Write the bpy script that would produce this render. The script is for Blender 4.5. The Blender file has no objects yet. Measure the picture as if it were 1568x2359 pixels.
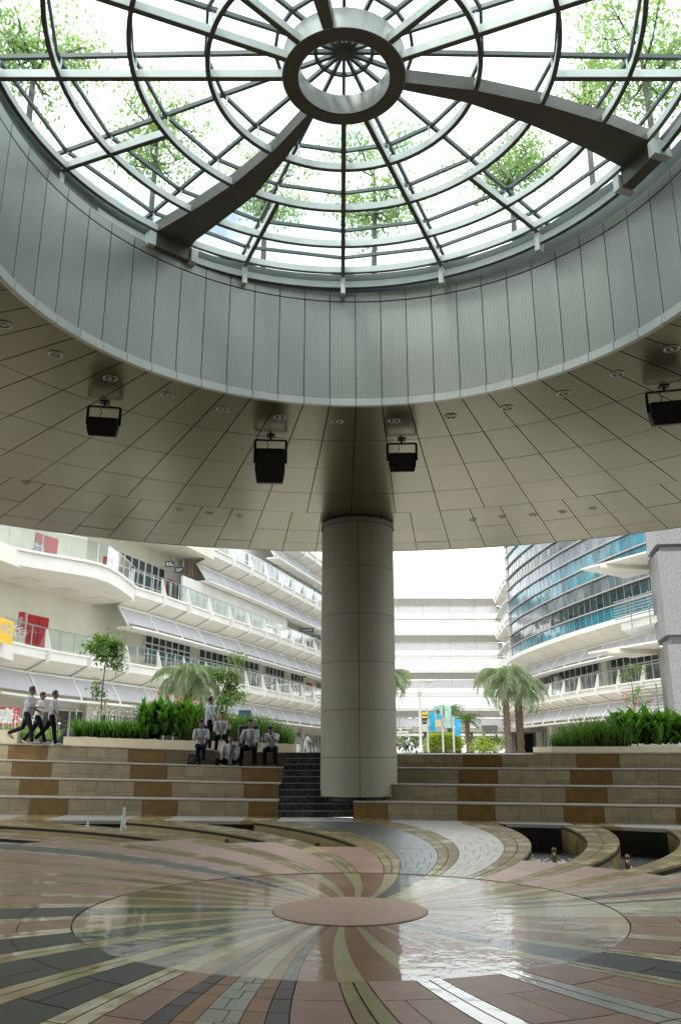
import bpy, bmesh, math, random
from mathutils import Vector, Matrix
R_ = random.Random(7)
PI = math.pi
SC = bpy.context.scene
COL = SC.collection

# ------------------------------------------------------------------ camera, sky, sun, exposure
EYE = 1.6
FPX, TH = 1888.0, 0.2856          # focal length and upward tilt fitted to the photograph (1568 x 2358 grid)
cam = bpy.data.cameras.new('camera')
cam.sensor_fit = 'HORIZONTAL'; cam.sensor_width = 36; cam.lens = 36*FPX/1568
cam.clip_start = 0.1; cam.clip_end = 3000
camo = bpy.data.objects.new('camera', cam); COL.objects.link(camo)
camo.location = (0, 0, EYE); camo.rotation_euler = (PI/2 + TH, 0, 0)
SC.camera = camo

world = bpy.data.worlds.new('World'); SC.world = world; world.use_nodes = True
wn = world.node_tree; wn.nodes.clear()
SUN_EL, SUN_ROT = math.radians(62), math.radians(215)
sky = wn.nodes.new('ShaderNodeTexSky'); sky.sky_type = 'NISHITA'; sky.sun_disc = False
sky.sun_elevation = SUN_EL; sky.sun_rotation = SUN_ROT; sky.air_density = 1.2; sky.dust_density = 3.0
bg1 = wn.nodes.new('ShaderNodeBackground'); bg1.inputs['Strength'].default_value = 0.12
wn.links.new(sky.outputs[0], bg1.inputs[0])
bg2 = wn.nodes.new('ShaderNodeBackground'); bg2.inputs['Color'].default_value = (0.95, 0.985, 1.0, 1); bg2.inputs['Strength'].default_value = 1.6
tc = wn.nodes.new('ShaderNodeTexCoord'); mp = wn.nodes.new('ShaderNodeMapping'); mp.inputs['Scale'].default_value = (1, 1, 1.6)
nz = wn.nodes.new('ShaderNodeTexNoise'); nz.inputs['Scale'].default_value = 2.3; nz.inputs['Detail'].default_value = 6; nz.inputs['Roughness'].default_value = .6
cr = wn.nodes.new('ShaderNodeValToRGB'); cr.color_ramp.elements[0].position = .38; cr.color_ramp.elements[1].position = .53
cr.color_ramp.elements[0].color = (.13, .13, .13, 1); cr.color_ramp.elements[1].color = (1, 1, 1, 1)
mx = wn.nodes.new('ShaderNodeMixShader'); wo = wn.nodes.new('ShaderNodeOutputWorld')
wn.links.new(tc.outputs['Generated'], mp.inputs[0]); wn.links.new(mp.outputs[0], nz.inputs['Vector'])
wn.links.new(nz.outputs[0], cr.inputs[0]); wn.links.new(cr.outputs[0], mx.inputs[0])
wn.links.new(bg1.outputs[0], mx.inputs[1]); wn.links.new(bg2.outputs[0], mx.inputs[2]); wn.links.new(mx.outputs[0], wo.inputs[0])

sun = bpy.data.lights.new('sun', 'SUN'); sun.energy = 1.1; sun.angle = math.radians(14); sun.color = (1, .96, .9)
suno = bpy.data.objects.new('sun', sun); COL.objects.link(suno)
sd = Vector((math.sin(SUN_ROT)*math.cos(SUN_EL), math.cos(SUN_ROT)*math.cos(SUN_EL), math.sin(SUN_EL)))
suno.rotation_euler = sd.to_track_quat('Z', 'Y').to_euler()
suno.location = sd*60
vs = SC.view_settings
vs.view_transform = 'Standard'; vs.look = 'None'; vs.gamma = 1; vs.use_curve_mapping = False; vs.exposure = 0.92
SC.render.engine = 'CYCLES'
SC.cycles.max_bounces = 12; SC.cycles.diffuse_bounces = 6; SC.cycles.glossy_bounces = 4
SC.cycles.transparent_max_bounces = 24; SC.cycles.transmission_bounces = 6
SC.cycles.use_denoising = True
try: SC.cycles.denoiser = 'OPENIMAGEDENOISE'
except Exception: pass

# ------------------------------------------------------------------ helpers
def ray(px, py):
    y = py - 1179
    return (px-784, FPX*math.cos(TH)+y*math.sin(TH), FPX*math.sin(TH)-y*math.cos(TH))
def at(px, py, Y):
    a, b, c = ray(px, py); t = Y/b
    return Vector((a*t, Y, EYE+c*t))
def atz(px, py, z):
    a, b, c = ray(px, py); t = (z-EYE)/c
    return Vector((a*t, b*t, z))
def proj(p):
    x, y, z = p[0], p[1], p[2]-EYE
    d = y*math.cos(TH)+z*math.sin(TH); v = z*math.cos(TH)-y*math.sin(TH)
    return 784+FPX*x/d, 1179-FPX*v/d
def interp(tab, x):
    if x <= tab[0][0]:
        (a, b), (c, d) = tab[0], tab[1]
    elif x >= tab[-1][0]:
        (a, b), (c, d) = tab[-2], tab[-1]
    else:
        for i in range(len(tab)-1):
            if tab[i][0] <= x <= tab[i+1][0]:
                (a, b), (c, d) = tab[i], tab[i+1]; break
    return b+(d-b)*(x-a)/(c-a)

class MB:
    def __init__(s): s.v = []; s.f = []
    def add(s, vs_, fs):
        n = len(s.v); s.v += [tuple(p) for p in vs_]; s.f += [tuple(i+n for i in f) for f in fs]
    def box(s, a, b):
        x0, y0, z0 = a; x1, y1, z1 = b
        s.add([(x0,y0,z0),(x1,y0,z0),(x1,y1,z0),(x0,y1,z0),(x0,y0,z1),(x1,y0,z1),(x1,y1,z1),(x0,y1,z1)],
              [(0,3,2,1),(4,5,6,7),(0,1,5,4),(1,2,6,5),(2,3,7,6),(3,0,4,7)])
    def hexa(s, p):   # 8 points: bottom 4, top 4
        s.add(p, [(0,3,2,1),(4,5,6,7),(0,1,5,4),(1,2,6,5),(2,3,7,6),(3,0,4,7)])
    def prism(s, poly, d):   # polygon (3D points) extruded by vector d
        n = len(poly); d = Vector(d); a = [Vector(p) for p in poly]
        s.add(a+[p+d for p in a], [tuple(range(n))[::-1], tuple(range(n, 2*n))]+[(i, (i+1) % n, (i+1) % n+n, i+n) for i in range(n)])
    def bar(s, a, b, w, h, up=(0,0,1)):
        a = Vector(a); b = Vector(b); d = (b-a)
        if d.length < 1e-6: return
        d.normalize(); u = Vector(up)
        if abs(d.dot(u)) > .98: u = Vector((0,1,0))
        r = d.cross(u).normalized(); u = r.cross(d).normalized()
        r *= w/2; u *= h/2
        s.hexa([a-r-u, a+r-u, b+r-u, b-r-u, a-r+u, a+r+u, b+r+u, b-r+u])
    def tube(s, pts, rad, n=6, caps=True, sq=1.0):
        pts = [Vector(p) for p in pts]
        if not hasattr(rad, '__len__'): rad = [rad]*len(pts)
        base = len(s.v); prev = None
        for i, p in enumerate(pts):
            d = (pts[min(i+1, len(pts)-1)]-pts[max(i-1, 0)])
            if d.length < 1e-9: d = Vector((0,0,1))
            d.normalize()
            if prev is None:
                u = Vector((1,0,0)) if abs(d.x) < .9 else Vector((0,1,0))
            else: u = prev
            u = (u-d*u.dot(d)).normalized(); prev = u; w = d.cross(u)
            for k in range(n):
                a = 2*PI*k/n
                q = p+u*(math.cos(a)*rad[i])+w*(math.sin(a)*rad[i]*sq)
                s.v.append(tuple(q))
        for i in range(len(pts)-1):
            for k in range(n):
                a = base+i*n+k; b = base+i*n+(k+1) % n
                s.f.append((a, b, b+n, a+n))
        if caps:
            s.f.append(tuple(base+k for k in range(n))[::-1])
            m = base+(len(pts)-1)*n; s.f.append(tuple(m+k for k in range(n)))
    def lathe(s, c, prof, n=24, a0=0, a1=2*PI):
        full = abs(a1-a0-2*PI) < 1e-6; m = n if full else n+1; base = len(s.v)
        for r, z in prof:
            for k in range(m):
                a = a0+(a1-a0)*k/n
                s.v.append((c[0]+r*math.cos(a), c[1]+r*math.sin(a), c[2]+z))
        for i in range(len(prof)-1):
            for k in range(n):
                a = base+i*m+k; b = base+i*m+(k+1) % m
                s.f.append((a, b, b+m, a+m))
    def sphere(s, c, r, n=8, m=6):
        if not hasattr(r, '__len__'): r = (r, r, r)
        base = len(s.v); s.v.append((c[0], c[1], c[2]-r[2]))
        for i in range(1, m):
            p = -PI/2+PI*i/m
            for k in range(n):
                a = 2*PI*k/n
                s.v.append((c[0]+r[0]*math.cos(p)*math.cos(a), c[1]+r[1]*math.cos(p)*math.sin(a), c[2]+r[2]*math.sin(p)))
        s.v.append((c[0], c[1], c[2]+r[2])); top = len(s.v)-1
        for k in range(n):
            s.f.append((base, base+1+(k+1) % n, base+1+k)); s.f.append((top, top-n+k, top-n+(k+1) % n))
        for i in range(m-2):
            for k in range(n):
                a = base+1+i*n+k; b = base+1+i*n+(k+1) % n
                s.f.append((a, b, b+n, a+n))
    def mesh(s, name, mat, smooth=False):
        me = bpy.data.meshes.new(name); me.from_pydata(s.v, [], s.f)
        if mat: me.materials.append(mat)
        if smooth: me.polygons.foreach_set('use_smooth', [True]*len(me.polygons))
        me.update()
        return me
    def build(s, name, mat, parent=None, smooth=False, label=None):
        return link(name, s.mesh(name, mat, smooth), parent, label)

def link(name, me, parent=None, label=None):
    o = bpy.data.objects.new(name, me); COL.objects.link(o)
    if parent is not None:
        o.parent = parent
        if me is not None:
            off = Vector((0,0,0)); q = parent
            while q is not None: off += q.location; q = q.parent
            o.location = -off
    if label: o['label'] = label
    return o
def fixn(o):    # consistent outward normals
    bm = bmesh.new(); bm.from_mesh(o.data); bmesh.ops.recalc_face_normals(bm, faces=bm.faces); bm.to_mesh(o.data); bm.free(); return o
def thing(name, label, cat, loc=(0,0,0), group=None):
    o = bpy.data.objects.new(name, None); COL.objects.link(o); o.location = loc; o.empty_display_size = .2
    o['label'] = label; o['category'] = cat
    if group: o['group'] = group
    return o
def tag(o, label, cat, group=None):
    o['label'] = label; o['category'] = cat
    if group: o['group'] = group
    return o
def structure(o): o['kind'] = 'structure'; return o
def stuff(o): o['kind'] = 'stuff'; return o
def child(o, kids=False): return o
def copy_tree(o, parent=None):
    c = o.copy(); COL.objects.link(c)
    if parent is not None: c.parent = parent
    for ch in o.children: copy_tree(ch, c)
    return c

# ------------------------------------------------------------------ materials
def mat(name, col, rough=.6, metal=0., var=.12, scale=3., rnd=.06, bump=0., bscale=40., spec=.5, col2=None, fine=0., coat=0.):
    m = bpy.data.materials.new(name); m.use_nodes = True; nt = m.node_tree; n = nt.nodes; L = nt.links
    b = n['Principled BSDF']; b.inputs['Roughness'].default_value = rough; b.inputs['Metallic'].default_value = metal
    b.inputs['Specular IOR Level'].default_value = spec
    if coat: b.inputs['Coat Weight'].default_value = coat; b.inputs['Coat Roughness'].default_value = .08
    g = n.new('ShaderNodeNewGeometry'); t = n.new('ShaderNodeTexNoise'); t.inputs['Scale'].default_value = scale; t.inputs['Detail'].default_value = 5
    L.new(g.outputs['Position'], t.inputs['Vector'])
    rp = n.new('ShaderNodeMapRange'); rp.inputs[1].default_value = .3; rp.inputs[2].default_value = .7
    L.new(t.outputs[0], rp.inputs[0])
    mixc = n.new('ShaderNodeMix'); mixc.data_type = 'RGBA'
    c2 = col2 or tuple(c*(1-var) for c in col); c1 = tuple(min(1, c*(1+var*.6)) for c in col) if not col2 else col
    mixc.inputs[6].default_value = (*c1, 1); mixc.inputs[7].default_value = (*c2, 1)
    L.new(rp.outputs[0], mixc.inputs[0]); out = mixc.outputs[2]
    oi = n.new('ShaderNodeObjectInfo'); mr = n.new('ShaderNodeMapRange'); mr.inputs[3].default_value = 1-rnd; mr.inputs[4].default_value = 1+rnd
    L.new(oi.outputs['Random'], mr.inputs[0])
    last = mr.outputs[0]
    if fine:
        t2 = n.new('ShaderNodeTexNoise'); t2.inputs['Scale'].default_value = 55; t2.inputs['Detail'].default_value = 3
        L.new(g.outputs['Position'], t2.inputs['Vector'])
        m3 = n.new('ShaderNodeMapRange'); m3.inputs[1].default_value = .3; m3.inputs[2].default_value = .7; m3.inputs[3].default_value = 1-fine; m3.inputs[4].default_value = 1+fine
        L.new(t2.outputs[0], m3.inputs[0]); mm = n.new('ShaderNodeMath'); mm.operation = 'MULTIPLY'
        L.new(last, mm.inputs[0]); L.new(m3.outputs[0], mm.inputs[1]); last = mm.outputs[0]
    vm = n.new('ShaderNodeVectorMath'); vm.operation = 'SCALE'; L.new(out, vm.inputs[0]); L.new(last, vm.inputs['Scale'])
    L.new(vm.outputs[0], b.inputs['Base Color'])
    if bump:
        t4 = n.new('ShaderNodeTexNoise'); t4.inputs['Scale'].default_value = bscale; t4.inputs['Detail'].default_value = 4
        L.new(g.outputs['Position'], t4.inputs['Vector'])
        bp = n.new('ShaderNodeBump'); bp.inputs['Strength'].default_value = bump; bp.inputs['Distance'].default_value = .02
        L.new(t4.outputs[0], bp.inputs['Height']); L.new(bp.outputs[0], b.inputs['Normal'])
    return m
def wetmat(name, col, wet, var=.15, fine=.1, rough=.42, film=.82, ripple=.06, streak=(1,1,1)):
    """stone under a broken film of water (a clear coat with ripples); wet 0..1 = how much of it is covered"""
    m = mat(name, col, rough=rough, var=var, scale=1.7, rnd=.09, fine=fine, spec=.25)
    nt = m.node_tree; n = nt.nodes; L = nt.links; b = n['Principled BSDF']
    g = n.new('ShaderNodeNewGeometry'); v = n.new('ShaderNodeVectorMath'); v.operation = 'MULTIPLY'; v.inputs[1].default_value = streak; L.new(g.outputs['Position'], v.inputs[0])
    def noise(sc, det, ro=.55):
        t = n.new('ShaderNodeTexNoise'); t.inputs['Scale'].default_value = sc; t.inputs['Detail'].default_value = det; t.inputs['Roughness'].default_value = ro
        L.new(v.outputs[0], t.inputs['Vector']); return t.outputs[0]
    def rng(src, a, b_, c, d):
        r = n.new('ShaderNodeMapRange'); r.inputs[1].default_value = a; r.inputs[2].default_value = b_; r.inputs[3].default_value = c; r.inputs[4].default_value = d; L.new(src, r.inputs[0]); return r.outputs[0]
    def mth(op, a, c):
        k = n.new('ShaderNodeMath'); k.operation = op
        for q, x in enumerate((a, c)):
            if isinstance(x, (int, float)): k.inputs[q].default_value = x
            else: L.new(x, k.inputs[q])
        return k.outputs[0]
    c = .70-.46*wet
    L.new(rng(noise(1.3, 7, .7), c-.05, c+.05, .0 if wet < .9 else film*.55, film), b.inputs['Coat Weight'])
    b.inputs['Coat Roughness'].default_value = .015; b.inputs['Coat IOR'].default_value = 1.62
    rough_patch = rng(noise(.55, 3), .46, .60, .0, .55)
    h = mth('ADD', noise(4.5, 3), mth('MULTIPLY', noise(34, 3), mth('MULTIPLY', rough_patch, .35)))
    bp = n.new('ShaderNodeBump'); bp.inputs['Strength'].default_value = ripple; bp.inputs['Distance'].default_value = .05
    L.new(h, bp.inputs['Height']); L.new(bp.outputs[0], b.inputs['Coat Normal'])
    return m
def leafmat(name, a, b_, trans=.35, scale=2.5):
    m = mat(name, a, rough=.5, col2=b_, scale=scale, rnd=.05, fine=.25)
    nt = m.node_tree; n = nt.nodes; L = nt.links; b = n['Principled BSDF']; o = n['Material Output']
    tr = n.new('ShaderNodeBsdfTranslucent'); mx_ = n.new('ShaderNodeMixShader'); mx_.inputs[0].default_value = trans
    src = b.inputs['Base Color'].links[0].from_socket
    vm = n.new('ShaderNodeVectorMath'); vm.operation = 'MULTIPLY'; vm.inputs[1].default_value = (1.6, 1.9, .7)
    L.new(src, vm.inputs[0]); L.new(vm.outputs[0], tr.inputs[0])
    L.new(b.outputs[0], mx_.inputs[1]); L.new(tr.outputs[0], mx_.inputs[2]); L.new(mx_.outputs[0], o.inputs[0])
    return m
def glassmat(name, tint, refl=1.0):
    m = bpy.data.materials.new(name); m.use_nodes = True; nt = m.node_tree; n = nt.nodes; L = nt.links
    n.remove(n['Principled BSDF']); o = n['Material Output']
    t = n.new('ShaderNodeBsdfTransparent'); t.inputs[0].default_value = (*tint, 1)
    g = n.new('ShaderNodeBsdfGlossy'); g.inputs['Roughness'].default_value = .02; g.inputs[0].default_value = (refl, refl, refl, 1)
    f = n.new('ShaderNodeLayerWeight'); f.inputs[0].default_value = .5
    p = n.new('ShaderNodeMath'); p.operation = 'POWER'; p.inputs[1].default_value = 3.5; L.new(f.outputs['Facing'], p.inputs[0])
    k = n.new('ShaderNodeMath'); k.operation = 'MULTIPLY_ADD'; k.inputs[1].default_value = .7; k.inputs[2].default_value = .035; L.new(p.outputs[0], k.inputs[0])
    x = n.new('ShaderNodeMixShader'); L.new(k.outputs[0], x.inputs[0]); L.new(t.outputs[0], x.inputs[1]); L.new(g.outputs[0], x.inputs[2])
    L.new(x.outputs[0], o.inputs[0]); return m
def facademat(name, a, b_, rough=.12):
    m = mat(name, a, rough=rough, col2=b_, scale=.35, rnd=.35, spec=.5)
    nt = m.node_tree; n = nt.nodes; L = nt.links; b = n['Principled BSDF']
    g = n.new('ShaderNodeNewGeometry'); t = n.new('ShaderNodeTexNoise'); t.inputs['Scale'].default_value = .7; t.inputs['Detail'].default_value = 1
    L.new(g.outputs['Position'], t.inputs['Vector'])
    bp = n.new('ShaderNodeBump'); bp.inputs['Strength'].default_value = .4; bp.inputs['Distance'].default_value = .12
    L.new(t.outputs[0], bp.inputs['Height']); L.new(bp.outputs[0], b.inputs['Normal'])
    return m

M = {}
M['white'] = mat('white_paint', (.74,.73,.69), .55, var=.09, scale=.9, rnd=.035, fine=.03)
M['cream'] = mat('cream_wall', (.70,.68,.58), .7, var=.10, scale=.8, rnd=.03, fine=.03)
M['soffit'] = mat('pale_soffit', (.72,.70,.62), .7, var=.06, scale=.8, rnd=.05)
M['lilac'] = mat('awning_mesh', (.42,.42,.435), .6, var=.08, scale=1.5, rnd=.05)
M['rib'] = mat('grey_rib', (.33,.32,.30), .6)
M['frame'] = mat('window_frame', (.70,.69,.65), .5, var=.05)
M['pane'] = facademat('window_glass', (.035,.05,.05), (.07,.085,.08), .08)
M['railglass'] = glassmat('rail_glass', (.93,.965,.955))
M['domeglass'] = glassmat('dome_glass', (.93,.98,.972))
M['steel'] = mat('steel', (.55,.56,.55), .3, .8)
M['redpaint'] = mat('red_paint', (.45,.02,.03), .4)
M['sign'] = mat('dark_sign', (.03,.045,.06), .4)
M['signtext'] = mat('sign_lettering', (.7,.75,.78), .5)
M['alu'] = mat('dome_beam_paint', (.68,.73,.70), .42, .0, var=.10, scale=2.5)
M['aludark'] = mat('glazing_bar', (.10,.115,.11), .4, .3)
M['bigbeam'] = mat('dark_beam_tone', (.15,.14,.12), .5, .1, var=.12, scale=2, fine=.06)  # tapered beams and hub; on the thin strips it paints shade
M['bridge'] = mat('bridge_cladding', (.40,.39,.34), .7, var=.08)
M['blk'] = mat('matte_black', (.008,.008,.009), .6)
M['trim'] = mat('trim_white_metal', (.56,.57,.54), .4, .2, var=.05)
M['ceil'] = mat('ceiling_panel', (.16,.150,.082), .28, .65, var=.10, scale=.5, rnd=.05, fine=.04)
M['joint'] = mat('dark_joint', (.015,.014,.012), .9)
M['colpanel'] = mat('column_panel', (.31,.295,.225), .6, .0, var=.09, scale=.8, rnd=.03, fine=.05)
M['lamptrim'] = mat('downlight_trim', (.42,.42,.38), .4, .3)
M['lampring'] = mat('pale_card', (.75,.75,.72), .3, .5)
M['lampin'] = mat('downlight_reflector', (.25,.24,.2), .2, .8)
M['beige'] = mat('beige_stone', (.32,.268,.162), .6, var=.18, scale=4, rnd=.13, fine=.24)
M['brown'] = mat('brown_stone', (.175,.098,.018), .6, var=.2, scale=5, rnd=.08, fine=.35)
M['nosing'] = mat('pale_step_edge', (.42,.385,.31), .5, var=.15)
M['walk'] = mat('walk_stone', (.40,.385,.34), .4, var=.12, rnd=.08, fine=.08)
M['brownwall'] = mat('rear_blocker_wall', (.16,.14,.11), .8)
M['plaza'] = mat('plaza_paving', (.50,.47,.41), .7, var=.1, scale=.8)
M['stepdark'] = mat('dark_step_stone', (.05,.056,.052), .22, var=.7, scale=9, rnd=.2, fine=.3)
M['stepnose'] = mat('dark_step_edge', (.26,.30,.28), .3)
M['pink'] = mat('pink_slab', (.35,.205,.148), .42, var=.14, scale=5, rnd=.09, fine=.10, bump=.1)
M['gold'] = wetmat('gold_stone', (.36,.29,.125), .55, film=.85)
M['soaked'] = wetmat('soaked_gold_stone', (.27,.23,.12), .85, film=1., ripple=.12)
M['slate'] = mat('slate_slab', (.055,.062,.060), .45, var=.25, scale=3, rnd=.2, fine=.15, bump=.15)
M['greywalk'] = wetmat('grey_walk_stone', (.13,.145,.15), .5)
M['creamstone'] = wetmat('cream_stone', (.42,.39,.30), .45)
M['greydry'] = mat('grey_walk_paver', (.12,.135,.14), .33, var=.2, scale=4, rnd=.12, fine=.12, bump=.15)
M['creamdry'] = mat('cream_walk_paver', (.36,.34,.27), .36, var=.14, scale=3, rnd=.10, fine=.12, bump=.15)
M['hub'] = mat('dry_pink_stone', (.44,.28,.215), .5, var=.08, scale=5, fine=.10)
M['purple'] = mat('purple_slab', (.115,.09,.095), .5, rnd=.08, fine=.1)
M['orange'] = mat('orange_slab', (.34,.18,.10), .5, rnd=.1, fine=.12)
M['lightgrey'] = mat('light_grey_slab', (.42,.42,.35), .5, rnd=.12, fine=.25)
M['wetpink'] = wetmat('wet_pink_slab', (.27,.125,.05), 1.0, fine=.12)
M['wetgold'] = wetmat('wet_gold_stone', (.42,.36,.17), 1.0)
M['wetslate'] = wetmat('wet_slate_slab', (.03,.036,.035), 1.0)
M['wetpale'] = wetmat('wet_pale_stone', (.42,.38,.25), 1.0)
M['poolblack'] = mat('black_pool_tile', (.008,.008,.008), .35, var=.3, scale=8)
M['bronze'] = mat('nozzle_bronze', (.25,.17,.08), .35, .8)
M['granite'] = mat('grey_granite', (.205,.207,.205), .55, var=.25, scale=14, rnd=.02, fine=.4)
M['channel'] = mat('channel_panel', (.09,.10,.095), .3)
M['planter'] = mat('planter_wall', (.42,.38,.27), .65, var=.12)
M['soil'] = mat('soil', (.05,.035,.02), .9)
M['bark'] = mat('bark', (.11,.08,.052), .9, var=.3, scale=12, bump=.4, bscale=15)
M['roofbark'] = mat('grey_bark', (.13,.12,.10), .9, var=.3, scale=12)
M['leafA'] = leafmat('tree_leaves', (.07,.13,.03), (.12,.19,.05))
M['leafB'] = leafmat('roof_tree_leaves', (.20,.26,.19), (.28,.33,.21), .6)  # leaf colour paled to stand in for glare washing out the crowns
M['leafpalm'] = leafmat('palm_leaves', (.30,.34,.26), (.20,.25,.16), .35)
M['canna'] = leafmat('canna_leaves', (.035,.10,.012), (.08,.18,.02), .3, 4)
M['hedge'] = leafmat('hedge_leaves', (.035,.085,.012), (.09,.16,.03), .28, 2)
M['yhedge'] = leafmat('yellow_hedge_leaves', (.24,.31,.05), (.34,.38,.07), .35, 3)
M['lily'] = leafmat('lily_leaves', (.11,.2,.05), (.2,.28,.1), .3, 4)
M['fartree'] = leafmat('far_leaves', (.14,.19,.12), (.22,.26,.17), .3, .6)
M['flower'] = mat('orange_petals', (.7,.16,.02), .6)
M['wflower'] = mat('white_petals', (.8,.8,.75), .6)
M['skin'] = mat('skin', (.23,.125,.08), .5)
M['hair'] = mat('dark_hair', (.012,.009,.008), .5)
M['shirt2'] = mat('pale_blue_shirt', (.36,.41,.47), .8, var=.08, scale=14, bump=.5, bscale=18)
M['trousers2'] = mat('grey_trousers', (.022,.022,.026), .95, spec=.15)
M['shirt'] = mat('white_shirt', (.40,.41,.43), .8, var=.08, scale=14, bump=.5, bscale=18)
M['trousers'] = mat('dark_trousers', (.008,.008,.011), .95, spec=.1)
M['shoe'] = mat('pale_shoe', (.35,.32,.3), .6)
M['darkshoe'] = mat('dark_shoe', (.03,.03,.03), .4)
M['bag'] = mat('dark_bag', (.015,.014,.016), .7)
M['blue'] = mat('blue_board', (.01,.05,.20), .5)
M['cyan'] = mat('cyan_banner', (.02,.42,.72), .6, var=.2, scale=3)
M['yellow'] = mat('yellow_banner', (.85,.55,.05), .6)
M['palegreen'] = mat('pale_green_banner', (.35,.62,.52), .6)
M['pole'] = mat('pale_pole', (.62,.62,.60), .4, .2)

# water
def watermat():
    m = mat('pool_water_surface', (.03,.035,.035), .04, var=.2, spec=.6)
    n = m.node_tree.nodes; L = m.node_tree.links; b = n['Principled BSDF']
    g = n.new('ShaderNodeNewGeometry'); t = n.new('ShaderNodeTexNoise'); t.inputs['Scale'].default_value = 14; t.inputs['Detail'].default_value = 4
    L.new(g.outputs['Position'], t.inputs['Vector']); bp = n.new('ShaderNodeBump'); bp.inputs['Strength'].default_value = 1; bp.inputs['Distance'].default_value = .05
    L.new(t.outputs[0], bp.inputs['Height']); L.new(bp.outputs[0], b.inputs['Normal']); return m
M['water'] = watermat()
M['foam'] = mat('water_spray', (.85,.88,.88), .3, var=.1)
# perforated drum panels: rows of small dark holes in a satin metal sheet
def perfmat():
    m = mat('perforated_metal', (.40,.405,.37), .42, .55, var=.07, scale=.7, rnd=.035)
    n = m.node_tree.nodes; L = m.node_tree.links; b = n['Principled BSDF']
    tcn = n.new('ShaderNodeTexCoord'); sep = n.new('ShaderNodeSeparateXYZ'); L.new(tcn.outputs['Object'], sep.inputs[0])
    def mth(op, a, bb=None):
        k = n.new('ShaderNodeMath'); k.operation = op
        for i, q in enumerate((a, bb)):
            if q is None: continue
            if isinstance(q, (int, float)): k.inputs[i].default_value = q
            else: L.new(q, k.inputs[i])
        return k.outputs[0]
    ang = mth('ARCTAN2', sep.outputs[1], sep.outputs[0])
    u = mth('MULTIPLY', ang, 5.2*2*PI/.055); v = mth('MULTIPLY', sep.outputs[2], 2*PI/.055)
    s1 = mth('SINE', mth('ADD', u, v)); s2 = mth('SINE', mth('SUBTRACT', u, v))
    pr = mth('MULTIPLY', s1, s2); hole = mth('GREATER_THAN', pr, .45)
    dark = mth('SUBTRACT', 1, mth('MULTIPLY', hole, .6))
    src = b.inputs['Base Color'].links[0].from_socket
    vm = n.new('ShaderNodeVectorMath'); vm.operation = 'SCALE'; L.new(src, vm.inputs[0]); L.new(dark, vm.inputs['Scale']); L.new(vm.outputs[0], b.inputs['Base Color'])
    return m
M['perf'] = perfmat()

def sub(name, me, parent, loc=(0,0,0), rz=0, label=None):
    o = bpy.data.objects.new(name, me); COL.objects.link(o); o.parent = parent; o.location = loc; o.rotation_euler = (0,0,rz)
    if label: o['label'] = label
    return o
def rad(a): return math.radians(a)

# ================================================================== GROUND
# terrace riser line, pool edge line (x -> y) read off the photograph
TL = [(-22,24.2),(-16,24.0),(-9.2,23.4),(-5,23.05),(-1.6,22.65),(1.3,22.0),(4.1,21.2),(7.9,20.25),(12,19.0),(22,15.5)]
EL = [(-22,21.8),(-12,21.55),(-8.35,21.42),(-4.3,21.3),(-1.8,21.15),(.8,20.95),(3.7,20.5),(5.2,20.1),(7.3,19.0),(10,17.4),(13,15),(16,12)]
def TY(x): return interp(TL, x)
def EY(x): return interp(EL, x)
def lift(x):   # the terraces and the plaza rise gently towards the left
    return 1+.175*max(0, min(1.3, (-x-1.9)/8.5))
def lvl(k, x): return .4*k*lift(x)
TREAD = .82
XS = [x*1.0 for x in range(-24, 25)]
# one ground sheet to the horizon, at plaza level beyond the terraces
m = MB(); xs = [-600,-120,-60,-40]+[x*2.0 for x in range(-14, 15)]+[40,60,120,600]
rows = [0,3,8,20,50,100,300,1500]
for r in rows:
    for x in xs:
        xc = max(-24, min(24, x)); z = lvl(4, xc)-.012
        if r > 20: z = 1.588+(z-1.588)*max(0, 1-(r-20)/30)
        m.v.append((x, TY(xc)+4.1+r, z))
n = len(xs)
for j in range(len(rows)-1):
    for i in range(n-1): m.f.append((j*n+i, j*n+i+1, (j+1)*n+i+1, (j+1)*n+i))
structure(m.build('ground', M['plaza']))
m = MB(); m.add([(-600,-600,-.75),(600,-600,-.75),(600,30,-.75),(-600,30,-.75)], [(0,1,2,3)])
structure(m.build('pool_bed', M['poolblack']))

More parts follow.
